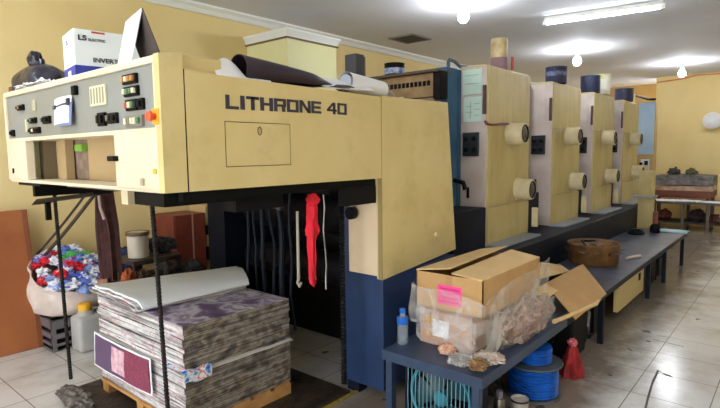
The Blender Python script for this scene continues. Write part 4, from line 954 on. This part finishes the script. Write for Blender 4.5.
MB().lathe([(.0322, .02), (.033, .02), (.033, .13), (.0322, .13)], c, 18, 'z', False).build('can_label', mat('spray_label', (190,150,60), .45, col2=(90,50,40), nscale=26.), t)
MB().lathe([(.018, .19), (.019, .193), (.017, .23), (0, .232)], c, 14, 'z', False).build('cap', mat('cap_grey', (120,110,120), .4), t)
can('open_tin', 'small open white tin beside the spray can on the floor', (2.84, 1.20, 0.0), .05, .10, mat('tin_dirty_white', (216,212,206), .5, col2=(180,172,160), nscale=8.), None, [(.085, .098, mat('tin_dark_rim', (52,36,32), .5))], None, 'tin')
o = MB().ball((2.90, 1.50, .10), .15, .12, .10, .45, 2.2, 4, 31., flat=.001).build('dark_rag', mat('rag_black', (30,28,30), .85)); tag(o, 'heap of black rags on the floor under the step platform', 'rag')
# flattened carton with flaps on the walkway and dark junk near it
t = thing('torn_carton', 'torn cardboard box with one big flap hanging over the walkway edge', 'carton', (3.9, 1.3, .451))
def quad(a, b, c_, d, n, m, th=.006):
    q = [Vector(p) for p in (a, b, c_, d)]
    MB().grid(lambda u, v: tuple((q[0]*(1-u)+q[1]*u)*(1-v)+(q[3]*(1-u)+q[2]*u)*v+Vector((0, 0, .012*math.sin(PI*u)*math.sin(PI*v)))), 8, 8, th).build(n, m, t)
quad((3.62, 1.36, .60), (4.42, 1.35, .605), (4.08, 1.07, .475), (3.36, 1.06, .465), 'side_flap', CARD)
quad((3.55, 1.40, .64), (4.30, 1.66, .60), (4.62, 1.60, .53), (4.2, 1.38, .58), 'top_flap', CARDIN)
quad((3.40, 1.40, .56), (3.62, 1.36, .60), (3.60, 1.26, .57), (3.42, 1.28, .54), 'torn_tab', CARDIN)
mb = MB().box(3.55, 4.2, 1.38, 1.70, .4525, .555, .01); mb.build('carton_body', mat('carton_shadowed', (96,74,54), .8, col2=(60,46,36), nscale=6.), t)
o = MB().ball((3.42, 1.33, .50), .07, .10, .045, .5, 2.5, 4, 41., flat=.4525).build('film_scrap', FILM); tag(o, 'clump of clear film scraps beside the torn carton on the walkway', 'plastic film')
o = MB().tube([(3.2, 1.14, .48), (3.5, 1.07, .49), (3.8, 1.06, .47), (4.05, 1.10, .465)], .014, 8).build('cardboard_strip', CARDIN); tag(o, 'pale rolled strip lying along the platform edge below the torn carton', 'strip')
# rusty basin with scraps
t = thing('scrap_basin', 'round rusty brown basin with scraps on the walkway platform', 'basin', (5.32, 1.55, .451))
c = (5.30, 1.52, .4515)
MB().lathe([(0, 0), (.215, 0), (.225, .02), (.235, .18), (.242, .19), (.235, .20), (.225, .19), (.21, .03), (0, .025)], c, 36, 'z', False).build('basin_body', RUST, t)
MB().ball((c[0], c[1], .585), .20, .20, .05, .6, 3.5, 4, 15.).build('scrap_fill', mat('scrap_dark', (60,46,38), .7, col2=(120,86,50), nscale=16.), t)
mb = MB().tube([(c[0]-.17, c[1]+.02, .635), (c[0]-.03, c[1]+.1, .66), (c[0]+.13, c[1]+.03, .645)], .012, 8)
mb.build('wire_scrap', DARK, t)
o = MB().tube([(5.62, 1.30, .467), (5.83, 1.22, .465)], .014, 8, .02).build('paper_twist', mat('twist_pale', (206,184,170), .7)); tag(o, 'short pale paper twist on the walkway beside the rusty basin', 'paper')
o = MB().grid(lambda u, v: (4.55+.3*u, 1.62+.11*v, .458+.012*abs(nz(u*4, v*4, 2))), 8, 6, .004).build('pink_cloth', mat('cloth_dusky_pink', (134,62,84), .8)); tag(o, 'dusky pink cloth on the walkway between the torn carton and the basin', 'cloth')
# far end of walkway
t = thing('dark_bottle', 'dark bottle with a reddish neck standing near the far end of the walkway', 'bottle', (7.70, 1.45, .451))
MB().lathe([(.055, 0), (.06, .006), (.06, .08), (.04, .11), (.028, .12)], (7.70, 1.45, .4515), 18).build('bottle_body', DARK, t)
MB().lathe([(.03, .118), (.032, .13), (.03, .27), (.022, .275)], (7.70, 1.45, .4515), 16).build('neck', mat('neck_red', (130,70,60), .5), t)
o = MB().grid(lambda u, v: (7.80+.22*u, 1.10+.40*v, .458+.022*math.sin(PI*u)*(1+.5*nz(v*5, u*3, 1))), 8, 14, .006).build('blue_cloth', mat('cloth_aqua', (140,190,206), .8, col2=(190,214,220), nscale=9.)); tag(o, 'pale aqua cloth draped on the far end of the walkway', 'cloth')
mb = MB()
for k in range(3): mb.tube([(7.45+(.12-.015*k)*math.cos(a), 1.62+(.09-.01*k)*math.sin(a), .462+.014*k) for a in [2*PI*i/20 for i in range(21)]], .012, 8)
o = mb.build('coiled_cable', BLACK); tag(o, 'coiled black cable on the walkway before the cream pedestal', 'cable')
# ------------------------------------------------------------------ far table, stacks, fan
t = thing('work_table', 'low grey work table covered with papers near the end wall', 'table', (11.7, 1.65, 0))
MB().box(11.40, 12.1, 1.05, 2.25, .50, .54, .004).build('tabletop', mat('table_grey', (96,90,84), .6), t)
for x in (11.44, 12.06):
    for y in (1.3, 1.70, 2.21): MB().box(x-.025, x+.025, y-.025, y+.025, 0, .50).build('leg', mat('table_leg_grey', (104,96,88), .6), t)
MB().box(11.43, 12.07, 1.1, 2.2, .13, .155).build('lower_shelf', mat('shelf_dark', (64,60,58), .7), t)
for k, (x, y, w, h, a, lab) in enumerate(((11.6, 1.30, .32, .44, 8, 'white rumpled sheet on the work table end toward the aisle'), (11.7, 1.68, .40, .34, -10, 'white sheet in the middle of the work table'), (11.62, 2.02, .36, .34, 5, 'white sheet on the work table end toward the press'))):
    o = MB().grid(lambda u, v: tuple(Vector((x, y, .546+.03*abs(nz(u*3, v*3, k*2.+1))))+RZ(a) @ Vector(((u-.5)*w, (v-.5)*h, 0))), 8, 8, .004).build('table_sheet', PAPER); tag(o, lab, 'paper')
for k, (y, m, s, lab) in enumerate(((2.05, mat('bag_rust', (130,70,56), .8, col2=(90,50,44), nscale=8.), .12, 'rust-coloured bundle on the lower shelf of the work table'), (1.50, mat('bundle_dark', (60,46,46), .8), .14, 'dark bundle in the middle of the lower table shelf'), (1.22, mat('bundle_maroon', (110,66,64), .8), .09, 'maroon bundle on the lower shelf end toward the aisle'))):
    o = MB().ball((11.7, y, .156+s*.8), .16, s, s*.9, .3, 2.5, 4, 50.+k, flat=.1565).build('shelf_bundle', m); tag(o, lab, 'bundle')
t = thing('storage_bench', 'brown bench by the end wall under the stack of large sheets', 'bench', (12.5, 1.8, 0))
MB().box(12.2, 12.95, 1.36, 2.42, .56, .60).build('bench_top', REDB, t)
for x in (12.23, 12.92):
    for y in (1.4, 2.38): MB().box(x-.03, x+.03, y-.03, y+.03, 0, .56).build('leg', REDB, t)
for k, (z0, z1, m, lab) in enumerate(((.601, .70, mat('board_pack_brown', (120,72,54), .7), 'brown pack at the bottom of the stack on the bench'), (.701, .80, mat('pack_tan', (206,180,152), .7, col2=(150,110,90), nscale=6.), 'tan pack second from the bottom of the stack on the bench'), (.801, .90, mat('pack_grey', (150,146,142), .7, col2=(96,92,90), nscale=9.), 'grey sheet pack second from the top on the bench'), (.901, 1.0, mat('pack_dark_grey', (140,136,132), .7, col2=(80,78,78), nscale=10.), 'dark grey sheet pack on top of the bench stack'))):
    d = .03*nz(k*1.7, 2, 2)
    o = MB().grid(lambda u, v: (12.2+.7*u+.01*nz(v*5, k, 1), 1.33+d+1.03*v, z1+.02*math.sin(PI*v)*(k > 1)), 6, 12, z1-z0).build('sheet_pack', m); tag(o, lab, 'paper pack', 'packs stacked on the bench')
for k, (y, r, lab) in enumerate(((2.02, .09, 'dark crumpled bundle on the stack of sheet packs, toward the press'), (1.72, .08, 'olive crumpled bundle on the stack of sheet packs, toward the aisle'))):
    o = MB().ball((12.35, y, 1.02+r*.6), r, r*1.2, r*.9, .6, 2.2, 4, 70.+k, flat=1.012).build('crumpled_bundle', mat('bundle_%d' % k, ((66,62,60), (96,92,62))[k], .7)); tag(o, lab, 'bundle')
t = thing('wall_fan', 'round white fan mounted on the yellow end wall', 'fan', (13.2, 1.5, 2.12))
c = (13.10, 1.50, 2.12)
mb = MB()
for r, dx in ((.165, 0), (.15, -.03), (.12, -.05), (.09, -.058), (.05, -.06)):
    mb.tube([(c[0]+dx, c[1]+r*math.cos(a), c[2]+r*math.sin(a)) for a in [2*PI*k/28 for k in range(29)]], .007, 6)
for k in range(30):
    a = 2*PI*k/30; mb.tube([(c[0]+dx, c[1]+r*math.cos(a), c[2]+r*math.sin(a)) for r, dx in ((.03, -.06), (.12, -.05), (.165, 0))], .0055, 5)
mb.build('fan_cage', PAPER, t)
for k in range(3):
    a0 = 2*PI*k/3
    MB().grid(lambda u, v: (c[0]-.005+.03*(v-.5), c[1]+(.03+.11*u)*math.cos(a0+(v-.5)*1.5), c[2]+(.03+.11*u)*math.sin(a0+(v-.5)*1.5)), 6, 8, .003).build('blade', mat('blade_white', (226,228,232), .4), t)
MB().lathe([(0, -.065), (.035, -.062), (.04, -.03), (.06, .02), (.06, .14), (.05, .199)], c, 20, 'x', False).build('motor', PAPER, t)
o = MB().tube([(13.28, 2.58, 3.02), (13.28, 2.1, 3.05), (13.28, 1.85, 3.10), (13.28, 1.4, 3.09), (13.28, .9, 3.12)], .014, 6).build('red_wire', mat('wire_red', (206,120,84), .5)); tag(o, 'red wire strung along the top of the yellow end wall', 'wire')
o = MB().tube([(.70, 4.992, 3.0), (.72, 4.992, 2.7), (.66, 4.992, 2.4), (.60, 4.992, 2.0)], .006, 6).build('thin_cable', mat('cable_tan', (150,118,60), .6)); tag(o, 'thin tan cable running down the yellow wall above the black bag', 'cable')

# ------------------------------------------------------------------ light
w = bpy.data.worlds.new('World'); SC.world = w; w.use_nodes = True
bg = w.node_tree.nodes['Background']; bg.inputs['Color'].default_value = (.86, .93, 1.0, 1); bg.inputs['Strength'].default_value = 2.1

# ------------------------------------------------------------------ camera
cam = bpy.data.cameras.new('camera'); co = bpy.data.objects.new('camera', cam); C.objects.link(co)
cam.sensor_width = 36.; cam.lens = 521.164/720*36; cam.clip_start = .05
Rr = ((0.647115, -0.082889, 0.757873), (-0.762295, -0.05445, 0.644936), (-0.012192, -0.99507, -0.098421))
M = Matrix(((Rr[0][0], -Rr[0][1], -Rr[0][2], 0), (Rr[1][0], -Rr[1][1], -Rr[1][2], 0), (Rr[2][0], -Rr[2][1], -Rr[2][2], 1.55), (0, 0, 0, 1)))
co.matrix_world = M
SC.camera = co
vs = SC.view_settings; SC.display_settings.display_device = 'sRGB'
vs.view_transform = 'Standard'; vs.look = 'None'; vs.gamma = 1.; vs.use_curve_mapping = False; vs.exposure = 1.55
